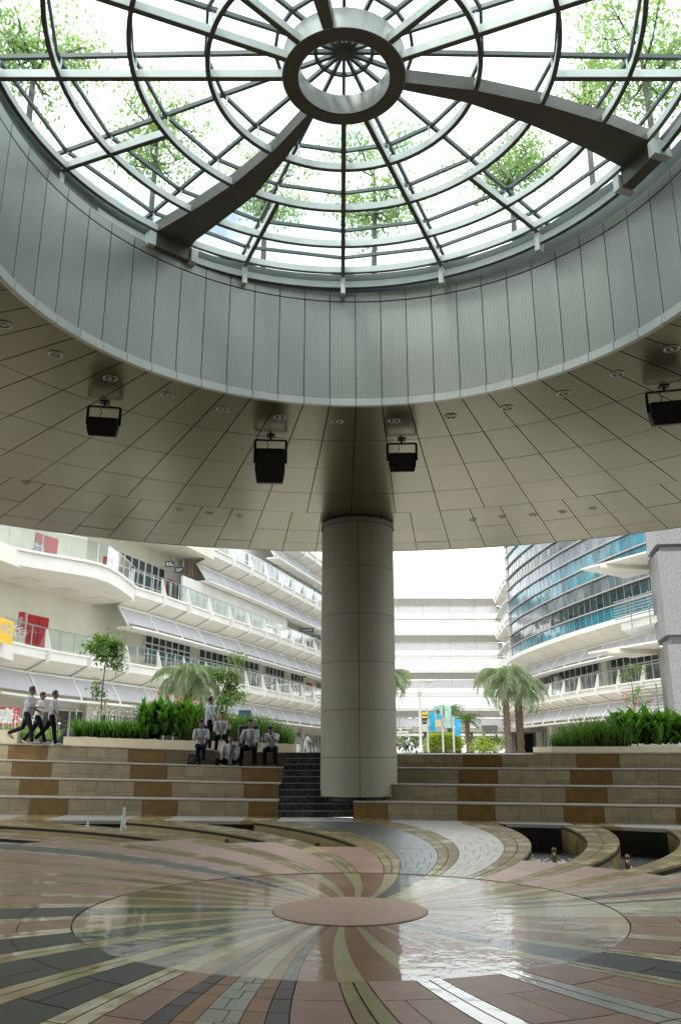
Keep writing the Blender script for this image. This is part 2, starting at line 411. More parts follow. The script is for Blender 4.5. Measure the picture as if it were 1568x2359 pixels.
# ------------------------------------------------------------------ swirl floor
FC = Vector((.1, 9.5, 0))
def swa(t, r): return t+(2.3*(r-2.8) if r > 2.8 else 2.9*(r-2.8))
def swp(t, r, z=0):
    a = rad(swa(t, r)); return (FC.x+r*math.cos(a), FC.y+r*math.sin(a), z)
def rend(t):
    r = 6.
    while r < 16:
        x, y, _ = swp(t, r)
        if y > EY(x)-.02 : return r
        if abs(x) > 16: return r
        r += .04
    return r
def swirl(t0, t1, r0, r1, gap=.006, z0=-.06, z1=0., step=.35, nt=None):
    """a slab between two swirling edges; r0, r1 numbers or functions of t"""
    f0 = r0 if callable(r0) else (lambda t: r0); f1 = r1 if callable(r1) else (lambda t: r1)
    nt = nt or max(1, int((t1-t0)/3)); ln = f1((t0+t1)/2)-f0((t0+t1)/2); nr = max(1, int(ln/step+.5))
    m = MB(); top = []
    for i in range(nr+1):
        row = []
        for j in range(nt+1):
            t = t0+(t1-t0)*j/nt; a, b = f0(t)+gap, f1(t)-gap
            r = a+(b-a)*i/nr; g = math.degrees(gap/max(r, .2)); tt = t0+g+(t1-t0-2*g)*j/nt
            row.append(len(m.v)); m.v.append(swp(tt, r, z1))
        top.append(row)
    for i in range(nr):
        for j in range(nt): m.f.append((top[i][j], top[i+1][j], top[i+1][j+1], top[i][j+1]))
    loop = [top[0][j] for j in range(nt+1)]+[top[i][nt] for i in range(1, nr+1)]+[top[nr][j] for j in range(nt-1, -1, -1)]+[top[i][0] for i in range(nr-1, 0, -1)]
    b0 = len(m.v)
    for k in loop: x, y, z = m.v[k]; m.v.append((x, y, z0))
    q = len(loop)
    for k in range(q): m.f.append((loop[k], loop[(k+1) % q], b0+(k+1) % q, b0+k))
    return m
SECT = [ # start, end, kind, pool inner radius
 (-92.4,-88.2,'gold',0),(-88.2,-81,'pink',0),(-81,-76.8,'gold',0),(-76.8,-67.2,'pink',0),(-67.2,-63,'gold',0),(-63,-54.8,'pink',0),(-54.8,-51.4,'gold',0),
 (-51.4,-42.4,'slate',0),(-42.4,-38.6,'gold',0),(-38.6,-28.6,'pink',0),(-28.6,-25,'gold',0),(-25,-17,'pink',0),(-17,-14,'gold',0),(-14,-7.2,'pink',0),
 (-7.2,-3.9,'cream',0),(-3.9,4.6,'creamstone',0),(4.6,7.5,'cream',0),(7.5,9,'purple',0),(9,11.8,'creamstone',0),(11.8,14,'pink',0),(14,16.6,'purple',0),(16.6,19.8,'creamstone',0),(19.8,22.6,'pink',0),
 (22.6,25.5,'creamstone',0),(25.5,29,'pink',4.95),(29,33,'gold',0),(33,40.2,'pink',4.93),(40.2,44.4,'gold',0),(44.4,52.2,'pink',4.98),(52.2,56.4,'gold',0),(56.4,63.9,'creamwalk',0),
 (63.9,67.8,'gold',0),(67.8,75.6,'greywalk',0),(75.6,79.8,'gold',0),(79.8,87,'pink',6.06),(87,91.2,'gold',0),(91.2,98.2,'pink',7.0),(98.2,102.4,'gold',0),(102.4,109.6,'pink',7.96),
 (109.6,113.6,'gold',0),(113.6,118,'pink',8.9),(118,119.4,'creamstone',0),(119.4,123.6,'slate',0),(123.6,125.2,'creamstone',0),(125.2,131,'pink',0),(131,134.4,'gold',0),(134.4,140,'pink',0),(140,143.4,'gold',0),
 (143.4,149,'pink',0),(149,152.6,'gold',0),(152.6,161,'pink',0),(161,164.6,'gold',0),(164.6,172,'pink',0),(172,176.8,'gold',0),(176.8,186.4,'slate',0),(186.4,190.4,'gold',0),(190.4,198.9,'pink',0),
 (198.9,203.4,'gold',0),(203.4,212.6,'slate',0),(212.6,217.8,'gold',0),(217.8,227.7,'slate',0),(227.7,232.2,'gold',0),(232.2,239.3,'slate',0),(239.3,243.5,'gold',0),(243.5,248,'pink',0),
 (248,250.3,'purple',0),(250.3,252.6,'orange',0),(252.6,256.7,'lightgrey',0),(256.7,259.1,'orange',0),(259.1,261.4,'purple',0),(261.4,267.6,'pink',0)]
floor = link('floor', MB().mesh('floor', M['joint'])); structure(floor)
fb = MB()   # the bedding under the slabs, seen only in the joints
for t0, t1, kind, pin in SECT:
    r1 = pin if pin else 15.5
    q = swirl(t0, t1, 2.0, (lambda t: min(rend(t), r1)) , 0, -.09, -.035, .5); fb.add(q.v, q.f)
q = MB(); q.lathe((FC.x, FC.y, 0), [(0,-.02),(2.9,-.02)], 48); fb.add(q.v, q.f)
floor.data = fb.mesh('floor', M['joint'])
NAMES = {'gold':('gold_stone','gold','wetgold'),'pink':('pink_slab','pink','wetpink'),'slate':('slate_slab','slate','wetslate'),'cream':('cream_stone','creamstone','wetpale'),
 'creamstone':('cream_stone','creamstone','wetpale'),'creamwalk':('cream_paver','creamdry','wetpale'),'greywalk':('grey_paver','greydry','wetslate'),
 'purple':('purple_slab','purple','wetslate'),'orange':('orange_slab','orange','wetpink'),'lightgrey':('light_grey_slab','lightgrey','wetpale')}
def fslab(nm, mb, mt): return mb.build(nm, M[mt], floor)
disc = thing('fountain_disc', 'round wet stone disc with swirling stripes in the middle of the floor', 'fountain', (FC.x, FC.y, 0))
for t0, t1, kind, pin in SECT:
    nm, mt, wm = NAMES[kind]
    tm = (t0+t1)/2; deg = (tm+360) % 360
    near = 200 < deg < 330; far = 35 < deg < 130
    # inside the wet disc, joints follow three rings
    for ra, rb in ((.82,1.53),(1.53,2.2),(2.2,2.802)):
        swirl(t0, t1, ra, rb, .0012 if ra > 1 else .001, -.05, -.008, .25).build('disc_slab', M[wm], disc)
    # dry part
    if kind == 'gold':
        if t0 in (-81,-67.2): mt = 'soaked'
        mid = (t0+t1)/2; deep = 30 < deg < 122
        cuts = [2.81, 4.2, 6.0, 9.0, 99] if not far else [2.81, 5.0, 8.0, 99]
        for a, b in zip(cuts, cuts[1:]):
            for u0, u1 in ((t0, mid), (mid, t1)):
                fe = (lambda t, b=b: min(b, rend(t))) if b == 99 or b > 8 else b
                mb = swirl(u0, u1, a, fe, .007, -.06, .0, .3, 1)
                fslab(nm, mb, mt)
        if deep:    # the stone wall under the band, beside the pools
            mb = swirl(t0, t1, 4.6, rend, .004, -.7, -.061, .3, 1); w = mb.build('pool_wall', M['gold'], floor)
    else:
        lim = pin if pin else None
        if kind == 'pink': cuts = [2.81,3.3,3.95,4.95,6.2,8.2,11,99]
        elif kind == 'slate': cuts = [2.81,3.35,3.95,4.9,6.4,9,99]
        elif kind in ('lightgrey',): cuts = [2.81,2.95,3.15,3.35,3.6,3.85,4.15,99]
        elif kind in ('orange','purple'): cuts = [2.81,3.05,3.3,3.6,3.9,4.3,99] if near else [2.81,6,99]
        elif kind in ('creamwalk','greywalk'): cuts = [2.81]+[2.81+.62*i for i in range(1, 15)]+[99]
        else: cuts = [2.81,5,9,99]
        for ci, (a, b) in enumerate(zip(cuts, cuts[1:])):
            if lim and a >= lim: break
            if lim: b = min(b, lim)
            fe = (lambda t, b=b: min(b, rend(t))) if b > 8 else b
            if callable(fe) and fe(tm) < a+.15: break
            segs = [(t0, t1)]
            if kind in ('creamwalk','greywalk'):
                k = 3; o_ = (ci % 2)*.5
                ed = [t0]+[t0+(t1-t0)*(i+o_)/k for i in range(1-int(o_ > 0), k)]+[t1]; segs = [s_ for s_ in zip(ed, ed[1:]) if s_[1]-s_[0] > .3]
            elif kind == 'lightgrey':
                c_ = t0+(t1-t0)*(.42 if ci % 2 else .62); segs = [(t0, c_), (c_, t1)]
            elif (kind == 'slate' and t1-t0 > 6 and near) or (kind == 'pink' and t1-t0 > 6.5 and near and ci < 4):
                if ci % 2: c_ = t0+(t1-t0)*R_.uniform(.35,.65); segs = [(t0, c_), (c_, t1)]
            for u0, u1 in segs:
                fslab(nm, swirl(u0, u1, a, fe, .0035 if kind in ('lightgrey','orange','creamwalk','greywalk') else .0045, -.05, R_.uniform(-.0015, .0005), .35), mt)
        if pin:   # black upright at the inner end of the pool
            mb = swirl(t0, t1, pin-.12, pin-.02, .0, -.7, -.052, .3); mb.build('pool_wall', M['poolblack'], floor)
m = MB(); m.lathe((0,0,0), [(0,.003),(.80,.003),(.812,-.002),(.812,-.05)], 72)
sub('centre_stone', m.mesh('centre_stone', M['hub'], False), disc, label='dry pink round stone at the hub of the disc')
# pool back wall, water
m = MB(); xs = [-14+i*.5 for i in range(61)]
for x in xs:
    if x > 16: break
for a, b in zip(xs, xs[1:]):
    m.hexa([(a,EY(a),-.7),(b,EY(b),-.7),(b,EY(b)+.2,-.7),(a,EY(a)+.2,-.7),(a,EY(a),-.075),(b,EY(b),-.075),(b,EY(b)+.2,-.075),(a,EY(a)+.2,-.075)])
m.build('pool_back_wall', M['poolblack'], floor)
m = MB(); m.lathe((FC.x,FC.y,-.56), [(4.3,0),(16,0)], 60, rad(-10), rad(200))
w = structure(m.build('pool_water', M['water']))
# the walk between pool edge and terraces: slabs, brown where the brown risers stand
BROWN = {4:[(17,111),(294,382),(1066,1151),(1327,1418)],3:[(26,120),(299,385),(556,640),(1056,1141),(1313,1402)],
         2:[(44,135),(309,395),(562,642),(1053,1134),(1303,1390)],1:[(67,157),(327,409),(572,648),(812,891),(1053,1134),(1298,1383),(1557,1600)]}
def xw(px, y, z):   # world x where the sight line through column px meets depth y at height z
    for _ in range(6):
        # image row for that point
        q = proj((0, y, z)); a, b, c = ray(px, q[1]); x = a/b*y
    return x
def browns(k):
    out = []
    for a, b in BROWN[k]:
        y = TY(0)+(k-1)*TREAD
        for _ in range(4):
            xa = xw(a, y, .4*(k-.5)); y = TY(xa)+(k-1)*TREAD
        out.append((xa, xa+(b-a)*y*.98/1920))
    return out
def split(x0, x1, k, w=.56):
    """cut a riser into beige tiles and single brown blocks"""
    segs = []; cur = x0
    for a, b in browns(k)+[(x1+9, x1+10)]:
        if b < x0: continue
        a_ = max(a, x0); a_ = min(a_, x1)
        if a_-cur > .05:
            n = max(1, round((a_-cur)/w)); segs += [('beige', cur+(a_-cur)*i/n, cur+(a_-cur)*(i+1)/n) for i in range(n)]
        if a < x1: segs.append(('brown', a_, min(b, x1))); cur = min(b, x1)
        if cur >= x1-.02: break
    return segs
walk = link('pavement', None); bpy.data.objects.remove(walk)
mb = MB()
for a, b in zip(xs, xs[1:]):
    mb.hexa([(a,EY(a)-.03,-.075),(b,EY(b)-.03,-.075),(b,TY(b)+.02,-.075),(a,TY(a)+.02,-.075),(a,EY(a)-.03,-.02),(b,EY(b)-.03,-.02),(b,TY(b)+.02,-.02),(a,TY(a)+.02,-.02)])
walk = structure(mb.build('pavement', M['joint']))
for kind, a, b in split(-13, 13, 1, 1.25):
    if b < -10.5 or a > 9.5: continue
    g = .004; sh = -.25*(FC.x-(a+b)/2)*0
    mb = MB(); mb.hexa([(a+g,EY(a)-.035,-.072),(b-g,EY(b)-.035,-.072),(b-g,TY(b)-.005,-.072),(a+g,TY(a)-.005,-.072),(a+g,EY(a)-.035,.004),(b-g,EY(b)-.035,.004),(b-g,TY(b)-.005,.004),(a+g,TY(a)-.005,.004)])
    mb.build('walk_slab', M['gold'] if kind == 'brown' else M['walk'], walk)

# ================================================================== SEAT TERRACES
def terrace(x0, x1, name, label):
    t = thing(name, label, 'seating terrace', ((x0+x1)/2, TY((x0+x1)/2), 0))
    core = MB(); n = int((x1-x0)/.8)
    for k in range(1, 5):
        for i in range(n):
            a = x0+(x1-x0)*i/n; b = x0+(x1-x0)*(i+1)/n; y0 = (k-1)*TREAD+.03; y1 = 4*TREAD+1.0
            z0a, z0b = lvl(k-1, a)-(.1 if k == 1 else 0), lvl(k-1, b)-(.1 if k == 1 else 0); z1a, z1b = lvl(k, a)-.045, lvl(k, b)-.045
            core.hexa([(a,TY(a)+y0,z0a),(b,TY(b)+y0,z0b),(b,TY(b)+y1,z0b),(a,TY(a)+y1,z0a),(a,TY(a)+y0,z1a),(b,TY(b)+y0,z1b),(b,TY(b)+y1,z1b),(a,TY(a)+y1,z1a)])
    core.build('core', M['joint'], t)
    for k in range(1, 5):
        yo = (k-1)*TREAD
        for kind, a, b in split(x0, x1, k):
            g = .0035
            rows_ = [(0,1)] if kind == 'brown' else [(0,.27),(.27,1)]
            for u, v in rows_:
                def P_(x, f, dy): z0, z1 = lvl(k-1, x)+.004, lvl(k, x)-.05; return (x, TY(x)+yo+dy, z0+(z1-z0)*f)
                mb = MB(); ga = u+.008 if u else u; gb = v-.008 if v < 1 else v
                mb.hexa([P_(a+g,ga,0),P_(b-g,ga,0),P_(b-g,ga,.03),P_(a+g,ga,.03),P_(a+g,gb,0),P_(b-g,gb,0),P_(b-g,gb,.03),P_(a+g,gb,.03)])
                mb.build('riser_block' if kind == 'brown' else 'riser_tile', M[kind], t)
        # seat slabs with a pale nosing
        n = max(1, int((x1-x0)/1.2))
        for i in range(n):
            a = x0+(x1-x0)*i/n+.004; b = x0+(x1-x0)*(i+1)/n-.004; d1 = TREAD+.02 if k < 4 else 1.3
            q = [(x, TY(x)+yo+dy, lvl(k, x)+dz) for dz in (-.036, 0) for x, dy in ((a,-.02),(b,-.02),(b,d1),(a,d1))]
            mb = MB(); mb.hexa(q); mb.build('seat_slab', M['nosing'], t)
    return t
terrace(-14, -1.62, 'seating_terrace', 'four tiers of beige and brown stone seating left of the dark steps')
terrace(.33, 14, 'seating_terrace', 'four tiers of beige and brown stone seating right of the column')
# dark steps between them
st = thing('steps', 'flight of dark wet stone steps between terrace and column', 'steps', (-.6, TY(-.6), 0))
NS = 10
for i in range(NS):
    z1 = 1.6*(i+1)/NS; y0 = TY(-.6)-.05+i*(4*TREAD-.5)/NS; x1 = .42 if i < 2 else .38
    mb = MB(); mb.box((-1.61, y0+.02, z1-.16), (x1, y0+3.2-i*.25, z1-.022)); mb.build('riser', M['stepdark'], st)
    mb = MB(); mb.box((-1.61, y0, z1-.02), (x1, y0+3.25-i*.25, z1)); mb.build('tread', M['stepdark'], st)
    mb = MB(); mb.box((-1.61, y0-.006, z1-.012), (x1, y0+.03, z1+.003)); mb.build('step_edge', M['stepnose'], st)
    if i % 1 == 0:
        mb = MB(); mb.box((-.72, y0+.012, z1-.15), (-.42, y0+.019, z1-.03)); mb.build('black_tile', M['blk'], st)
mb = MB(); mb.box((-1.61, TY(-.6)+2.7, 1.45), (.4, TY(-.6)+6, 1.6)); mb.build('landing', M['plaza'], st)

# ================================================================== CANOPY
CC = Vector((.3, 9.55, 0)); CZ = 8.1
canopy = thing('canopy', 'big round canopy with panelled soffit and glazed opening over the courtyard', 'canopy', (CC.x, CC.y, CZ))
m = MB(); m.lathe((0,0,0), [(5.24,.03),(17.3,.03),(17.34,.25),(17.34,1.1),(16.9,1.25),(5.6,1.25)], 128)
sub('roof_slab', m.mesh('roof_slab', M['joint']), canopy)
m = MB(); m.lathe((0,0,0), [(17.345,-.005),(17.37,-.005),(17.37,.30),(17.345,.30)], 128)
sub('edge_trim', m.mesh('edge_trim', M['trim']), canopy)
def ring_tile(r0, r1, da, z0, z1, g=.011, n=3):
    m = MB(); top = []
    for z in (z0, z1):
        for r in (r0+g, r1-g):
            ga = math.degrees(g/r)
            for k in range(n+1):
                a = rad(-da/2+ga+(da-2*ga)*k/n); m.v.append((r*math.cos(a), r*math.sin(a), z))
    q = n+1
    for k in range(n):
        m.f += [(k, k+1, q+k+1, q+k), (2*q+k, 3*q+k, 3*q+k+1, 2*q+k+1), (k, 2*q+k, 2*q+k+1, k+1), (q+k, q+k+1, 3*q+k+1, 3*q+k)]
    m.f += [(0, q, 3*q, 2*q), (n, 2*q+n, 3*q+n, q+n)]
    return m
RI = [5.22, 7.1, 8.95, 10.9, 12.7]; RO = [12.7, 14.65, 16.2, 17.34]
for radii, N in ((RI, 64), (RO, 96)):
    da = 360/N
    for r0, r1 in zip(radii, radii[1:]):
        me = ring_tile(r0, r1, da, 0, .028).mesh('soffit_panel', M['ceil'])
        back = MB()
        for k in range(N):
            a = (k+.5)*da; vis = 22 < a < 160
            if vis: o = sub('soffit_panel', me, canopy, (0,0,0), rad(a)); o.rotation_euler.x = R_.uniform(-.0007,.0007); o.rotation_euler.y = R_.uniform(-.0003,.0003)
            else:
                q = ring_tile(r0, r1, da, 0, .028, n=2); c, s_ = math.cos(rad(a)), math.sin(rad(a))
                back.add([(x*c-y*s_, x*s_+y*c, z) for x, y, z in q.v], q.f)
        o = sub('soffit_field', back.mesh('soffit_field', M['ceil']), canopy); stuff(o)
# drum
drum = thing('drum', 'cylindrical wall of perforated metal panels round the skylight', 'drum', (CC.x, CC.y, CZ))
m = MB(); m.lathe((0,0,0), [(5.27,.05),(5.27,2.52),(5.5,2.62),(5.5,1.0)], 128); sub('backing', m.mesh('backing', M['joint']), drum)
def wall_tile(r, th, da, z0, z1, g=.008, n=2):
    m = ring_tile(r, r+th, da, z0+g, z1-g, 0, n)
    gg = math.degrees(g/r)
    k = (da-2*gg)/da; v = []
    for x, y, z in m.v:
        a = math.atan2(y, x)*k; rr = math.hypot(x, y); v.append((rr*math.cos(a), rr*math.sin(a), z))
    m.v = v; return m
PM = wall_tile(5.2, .04, 5.625, .15, 2.27).mesh('perforated_panel', M['perf'])
PS = wall_tile(5.2, .04, 5.625, .02+2.26, 2.50).mesh('top_panel', M['perf'])
PT = wall_tile(5.14, .09, 5.625, -.035, .13, .006).mesh('bottom_trim', M['trim'])
for k in range(64):
    a = rad((k+.5)*5.625)
    if (k+.5)*5.625 < 200 or (k+.5)*5.625 > 340:
        sub('perforated_panel', PM, drum, rz=a); sub('top_panel', PS, drum, rz=a); sub('bottom_trim', PT, drum, rz=a)
m = MB()
for k in range(64):
    a0 = (k+.5)*5.625
    if not (a0 < 200 or a0 > 340):
        for src in (wall_tile(5.2,.04,5.625,.15,2.27), wall_tile(5.14,.09,5.625,-.035,.13)):
            c, s_ = math.cos(rad(a0)), math.sin(rad(a0)); m.add([(x*c-y*s_, x*s_+y*c, z) for x, y, z in src.v], src.f)
stuff(sub('perforated_field', m.mesh('perforated_field', M['perf']), drum))

m = MB(); m.lathe((0,0,0), [(5.26,2.50),(5.26,2.86),(5.34,2.90),(5.50,2.62)], 128); sub('kerb_flashing', m.mesh('kerb_flashing', M['aludark']), drum)
# ================================================================== SKYLIGHT
DZ = 10.86; DC = Vector((.05, 9.5, 0))
dome = thing('skylight', 'round skylight of ring and radial beams under clear glass', 'skylight', (DC.x, DC.y, DZ))
def ringbeam(r, w, z0, z1, name='ring_beam', mt='alu', n=96):
    m = MB(); m.lathe((0,0,0), [(r-w/2,z0),(r+w/2,z0),(r+w/2,z1),(r-w/2,z1),(r-w/2,z0)], n)
    o = sub(name, m.mesh(name, M[mt]), dome)
    fixn(o); return o
RR = [1.93, 2.99, 4.07, 4.96]
for r in RR: ringbeam(r, .045, 0, .13); ringbeam(r, .066, -.012, -.001, 'ring_shade_strip', 'bigbeam')  # dark strip paints the shade under each pale ring
ringbeam(5.1, .05, -.26, -.12, 'edge_ring'); ringbeam(5.1, .075, -.272, -.261, 'ring_shade_strip', 'bigbeam'); ringbeam(5.2, .05, -.08, .10, 'dark_gutter', 'aludark'); ringbeam(.77, .2, -.03, .3, 'hub_ring', 'bigbeam')
ringbeam(.655, .012, -.02, .32, 'hub_lining', 'trim')
ringbeam(.877, .012, -.02, .32, 'hub_lining', 'trim')
BIG = (22.5, 135, 247.5)
# outlines of the three flat tapered beams, in plan about the skylight's axis
LUP = [(-.56,.70),(-1.12,1.46),(-1.84,2.24),(-2.66,2.96),(-3.3,3.46),(-3.62,3.72)]
LLO = [(-.47,.78),(-.92,1.61),(-1.55,2.58),(-2.3,3.37),(-2.79,3.88),(-2.98,4.2)]
RUP = [(.85,.06),(1.91,.21),(3.0,.5),(4.08,.89),(4.72,1.19),(5.02,1.33)]
RLO = [(.82,.20),(1.82,.45),(2.81,.87),(3.86,1.41),(4.6,1.86),(4.78,2.02)]
FULL = (180, 90, 67.5, -22.5, -45, 202.5, 225)
for k in range(16):
    a = k*22.5
    aa = ((a+180) % 360)-180
    if a in BIG:
        if a == 247.5: up, lo, ro = RUP, RLO, 247.
        elif a == 22.5: up, lo, ro = RUP, RLO, 0.
        else: up, lo, ro = LUP, LLO, 0.
        m = MB()
        for (u0, u1, l0, l1) in zip(up, up[1:], lo, lo[1:]):
            m.hexa([(*l0,-.008),(*l1,-.008),(*u1,-.008),(*u0,-.008),(*l0,.226),(*l1,.226),(*u1,.226),(*u0,.226)])
        fixn(sub('tapered_beam', m.mesh('tapered_beam', M['bigbeam']), dome, rz=rad(ro)))
        mid = math.degrees(math.atan2(up[-1][1]+lo[-1][1], up[-1][0]+lo[-1][0]))+ro
        m = MB(); m.box((4.98,-.36,-.30), (5.2,.36,-.012)); sub('beam_seat', m.mesh('beam_seat', M['bigbeam']), dome, rz=rad(mid))
        for s_ in (-1, 1):
            m = MB(); m.box((4.92, s_*.44-.07, -.33), (5.24, s_*.44+.07, -.06)); sub('bracket', m.mesh('bracket', M['alu']), dome, rz=rad(mid))
        continue
    r0 = .87 if (aa in FULL or a in FULL or a-360 in FULL) else 3.0
    m = MB(); m.box((r0, -.038, -.016), (5.1, .038, -.005)); sub('beam_shade_strip', m.mesh('beam_shade_strip', M['bigbeam']), dome, rz=rad(a))  # dark strip paints the shaded underside of the radial beam
    m = MB(); m.box((r0, -.026, -.004), (5.1, .024, .14)); sub('radial_beam', m.mesh('radial_beam', M['alu']), dome, rz=rad(a))
    m = MB(); m.box((5.02, -.045, -.42), (5.19, .045, -.06)); sub('bracket', m.mesh('bracket', M['alu']), dome, rz=rad(a))
GZ = .36
def gz(r): return GZ+.12*(1-r/5.6)
m0 = MB(); m0.bar((.03,0,gz(0)), (5.55,0,gz(5.55)), .05, .07); GB = m0.mesh('glazing_bar', M['aludark'])
for k in range(16): sub('glazing_bar', GB, dome, rz=rad(k*22.5))
def polyring(r, w, h, name, mt):
    m = MB()
    for k in range(16):
        a, b = rad(k*22.5), rad((k+1)*22.5); m.bar((r*math.cos(a), r*math.sin(a), gz(r)), (r*math.cos(b), r*math.sin(b), gz(r)), w, h)
    sub(name, m.mesh(name, M[mt]), dome)
for r in (.42, 1.0, 2.0, 3.05, 4.13, 5.0, 5.55): polyring(r, .045, .06, 'glazing_ring', 'aludark')
m = MB(); m.lathe((0,0,gz(0)), [(0,-.05),(.11,-.05),(.11,.05),(0,.07)], 16); sub('boss', m.mesh('boss', M['aludark']), dome)
rs = [.05,.42,1.0,2.0,3.05,4.13,5.0,5.55]
for r0, r1 in zip(rs, rs[1:]):
    m = MB(); a = rad(22.5); h = .045
    p = [(r0,0,gz(r0)+h),(r1,0,gz(r1)+h),(r1*math.cos(a),r1*math.sin(a),gz(r1)+h),(r0*math.cos(a),r0*math.sin(a),gz(r0)+h)]
    m.prism(p, (0,0,.012)); me = m.mesh('glass_pane', M['domeglass'])
    for k in range(16): sub('glass_pane', me, dome, rz=rad(k*22.5))
m0 = MB()
for r in (1.93, 2.99, 4.07, 4.96): m0.bar((r,0,.2), (r,0,gz(r)), .02, .02)
PS_ = m0.mesh('glass_post', M['alu'])
for k in range(16): stuff(sub('glass_posts', PS_, dome, rz=rad(k*22.5)))

# ================================================================== COLUMN
KC = Vector((.50, 23.42, 0)); KR = 1.045
col_ = thing('column', 'round panelled column rising from the terrace to the canopy', 'column', (KC.x, KC.y, .48))
m = MB(); m.lathe((0,0,0), [(KR-.03,0),(KR-.03,7.6)], 48); sub('core', m.mesh('core', M['joint']), col_)
m = MB(); m.lathe((0,0,0), [(KR-.15,-.12),(KR-.15,.02)], 32); sub('plinth', m.mesh('plinth', M['blk']), col_)
def colz(py): return at(826, py, KC.y-KR).z-.48
zs = [.0]+[colz(p) for p in (1745,1634,1522,1411,1301)]+[colz(1200)]
for z0, z1 in zip(zs, zs[1:]):
    m = MB(); g = .006
    m.lathe((0,0,0), [(KR-.02,z0+g),(KR,z0+g),(KR,z1-g),(KR-.02,z1-g)], 16, rad(.4), rad(89.6)); me = m.mesh('curved_panel', M['colpanel'], False)
    for k in range(4): sub('curved_panel', me, col_, rz=rad(-90+90*k))
zc = colz(1200)
m = MB(); m.lathe((0,0,0), [(KR+.03,zc+.0),(KR+.03,zc+.13),(KR-.05,CZ-.48-.01)], 48); sub('collar', m.mesh('collar', M['colpanel'], True), col_)

# ================================================================== DOWNLIGHTS, LOUDSPEAKERS
m = MB(); m.lathe((0,0,0), [(.13,.004),(.13,-.012),(.098,-.016),(.094,-.004)], 20); LR = m.mesh('trim_ring', M['lamptrim'], True)
m = MB(); m.lathe((0,0,0), [(.094,-.004),(.07,.02),(.0,.02)], 16); LI = m.mesh('reflector', M['lampin'], True)
m = MB(); m.sphere((0,0,-.002), .03, 8, 6); LB = m.mesh('bulb', M['lampring'], True)
INNER = [(8,746),(128,815),(254,870),(385,909),(513,942),(644,960),(776,970),(907,968),(1038,958),(1168,938),(1297,905),(1422,860),(1546,802)]
OUTER = [(60,1112),(413,1174),(481,1183),(550,1188),(1089,1197),(1157,1191),(1227,1186),(1295,1179),(1365,1171)]
where_in = ['at the far left edge','second from the left edge','above the leftmost loudspeaker','third from the left, right of the leftmost loudspeaker','left of the large loudspeaker','directly above the large loudspeaker',
  'just left of the column line','above the small loudspeaker beside the column','first right of the small loudspeaker','second right of the small loudspeaker','third right of the small loudspeaker','left of the rightmost loudspeaker','above the rightmost loudspeaker']
where_out = ['alone at the far left','left one of three left of the column','middle one of three left of the column','right one of three left of the column','first of five right of the column','second of five right of the column','third of five right of the column','fourth of five right of the column','last of five right of the column']
for lst, wh, grp, ring in ((INNER, where_in, 'downlights in the inner soffit ring', 'inner'), (OUTER, where_out, 'downlights in the outer soffit ring', 'outer')):
    for (px, py), w in zip(lst, wh):
        p = atz(px, py, CZ); t = thing('downlight', 'round %s-ring soffit downlight, %s' % (ring, w), 'downlight', (p.x, p.y, CZ-.001), grp)
        sub('trim_ring', LR, t); sub('reflector', LI, t); sub('bulb', LB, t)
def speaker(px, py, w, h, d, tilt, label):
    """cabinet with angled sides hung in a yoke; px,py = cabinet centre in the photograph"""
    drop = .33+h/2; p = atz(px, py, CZ-drop)
    t = thing('loudspeaker', label, 'loudspeaker', (p.x, p.y, CZ), 'black loudspeakers hung from the soffit')
    t.rotation_euler = (0,0,math.atan2(p.x, p.y)*-1*.6)
    m = MB(); c = -drop; y0, y1 = -d/2, d/2
    def rot(pt):
        x, y, z = pt; ct, st_ = math.cos(tilt), math.sin(tilt); z -= 0; return (x, y*ct-z*st_, y*st_+z*ct+c)
    prof = [(-w/2*.86,-h/2),(w/2*.86,-h/2),(w/2,-h*.12),(w/2*.97,h/2),(-w/2*.97,h/2),(-w/2,-h*.12)]
    m.prism([rot((x, y0, z)) for x, z in prof], Vector(rot((0,y1,0)))-Vector(rot((0,y0,0))))
    o = sub('cabinet', m.mesh('cabinet', M['blk']), t); fixn(o)
    m = MB(); m.prism([rot((x*.9, y0-.012, z*.9)) for x, z in prof], (0,.01,0)); fixn(sub('grille', m.mesh('grille', M['bag']), t))
    m = MB()
    yz = -.10
    m.bar((-w/2-.02,0,yz), (w/2+.02,0,yz), .05, .03); m.bar((0,0,0), (0,0,yz), .035, .035)
    for s_ in (-1,1): m.bar((s_*(w/2+.02),0,yz), (s_*(w/2+.02),0,c+h*.1), .012, .05, (1,0,0))
    m.box((-.09,-.09,-.015), (.09,.09,-.001)); sub('yoke', m.mesh('yoke', M['blk']), t)
    m = MB(); m.tube([(.02,.02,0),(-.08,.05,-.12),(-.05,.03,-.20),(-.1,0,c+h/2)], .008, 5); sub('cable', m.mesh('cable', M['blk']), t)
speaker(237, 983, .56, .36, .40, .35, 'black loudspeaker hanging at the left of the soffit')
speaker(622, 1074, .62, .72, .46, .25, 'tallest black loudspeaker, hanging left of the column')
speaker(926, 1065, .58, .40, .38, .3, 'small black loudspeaker hanging right beside the column')
speaker(1536, 952, .60, .42, .42, .3, 'black loudspeaker cut by the right edge of the picture')

#@@PART3

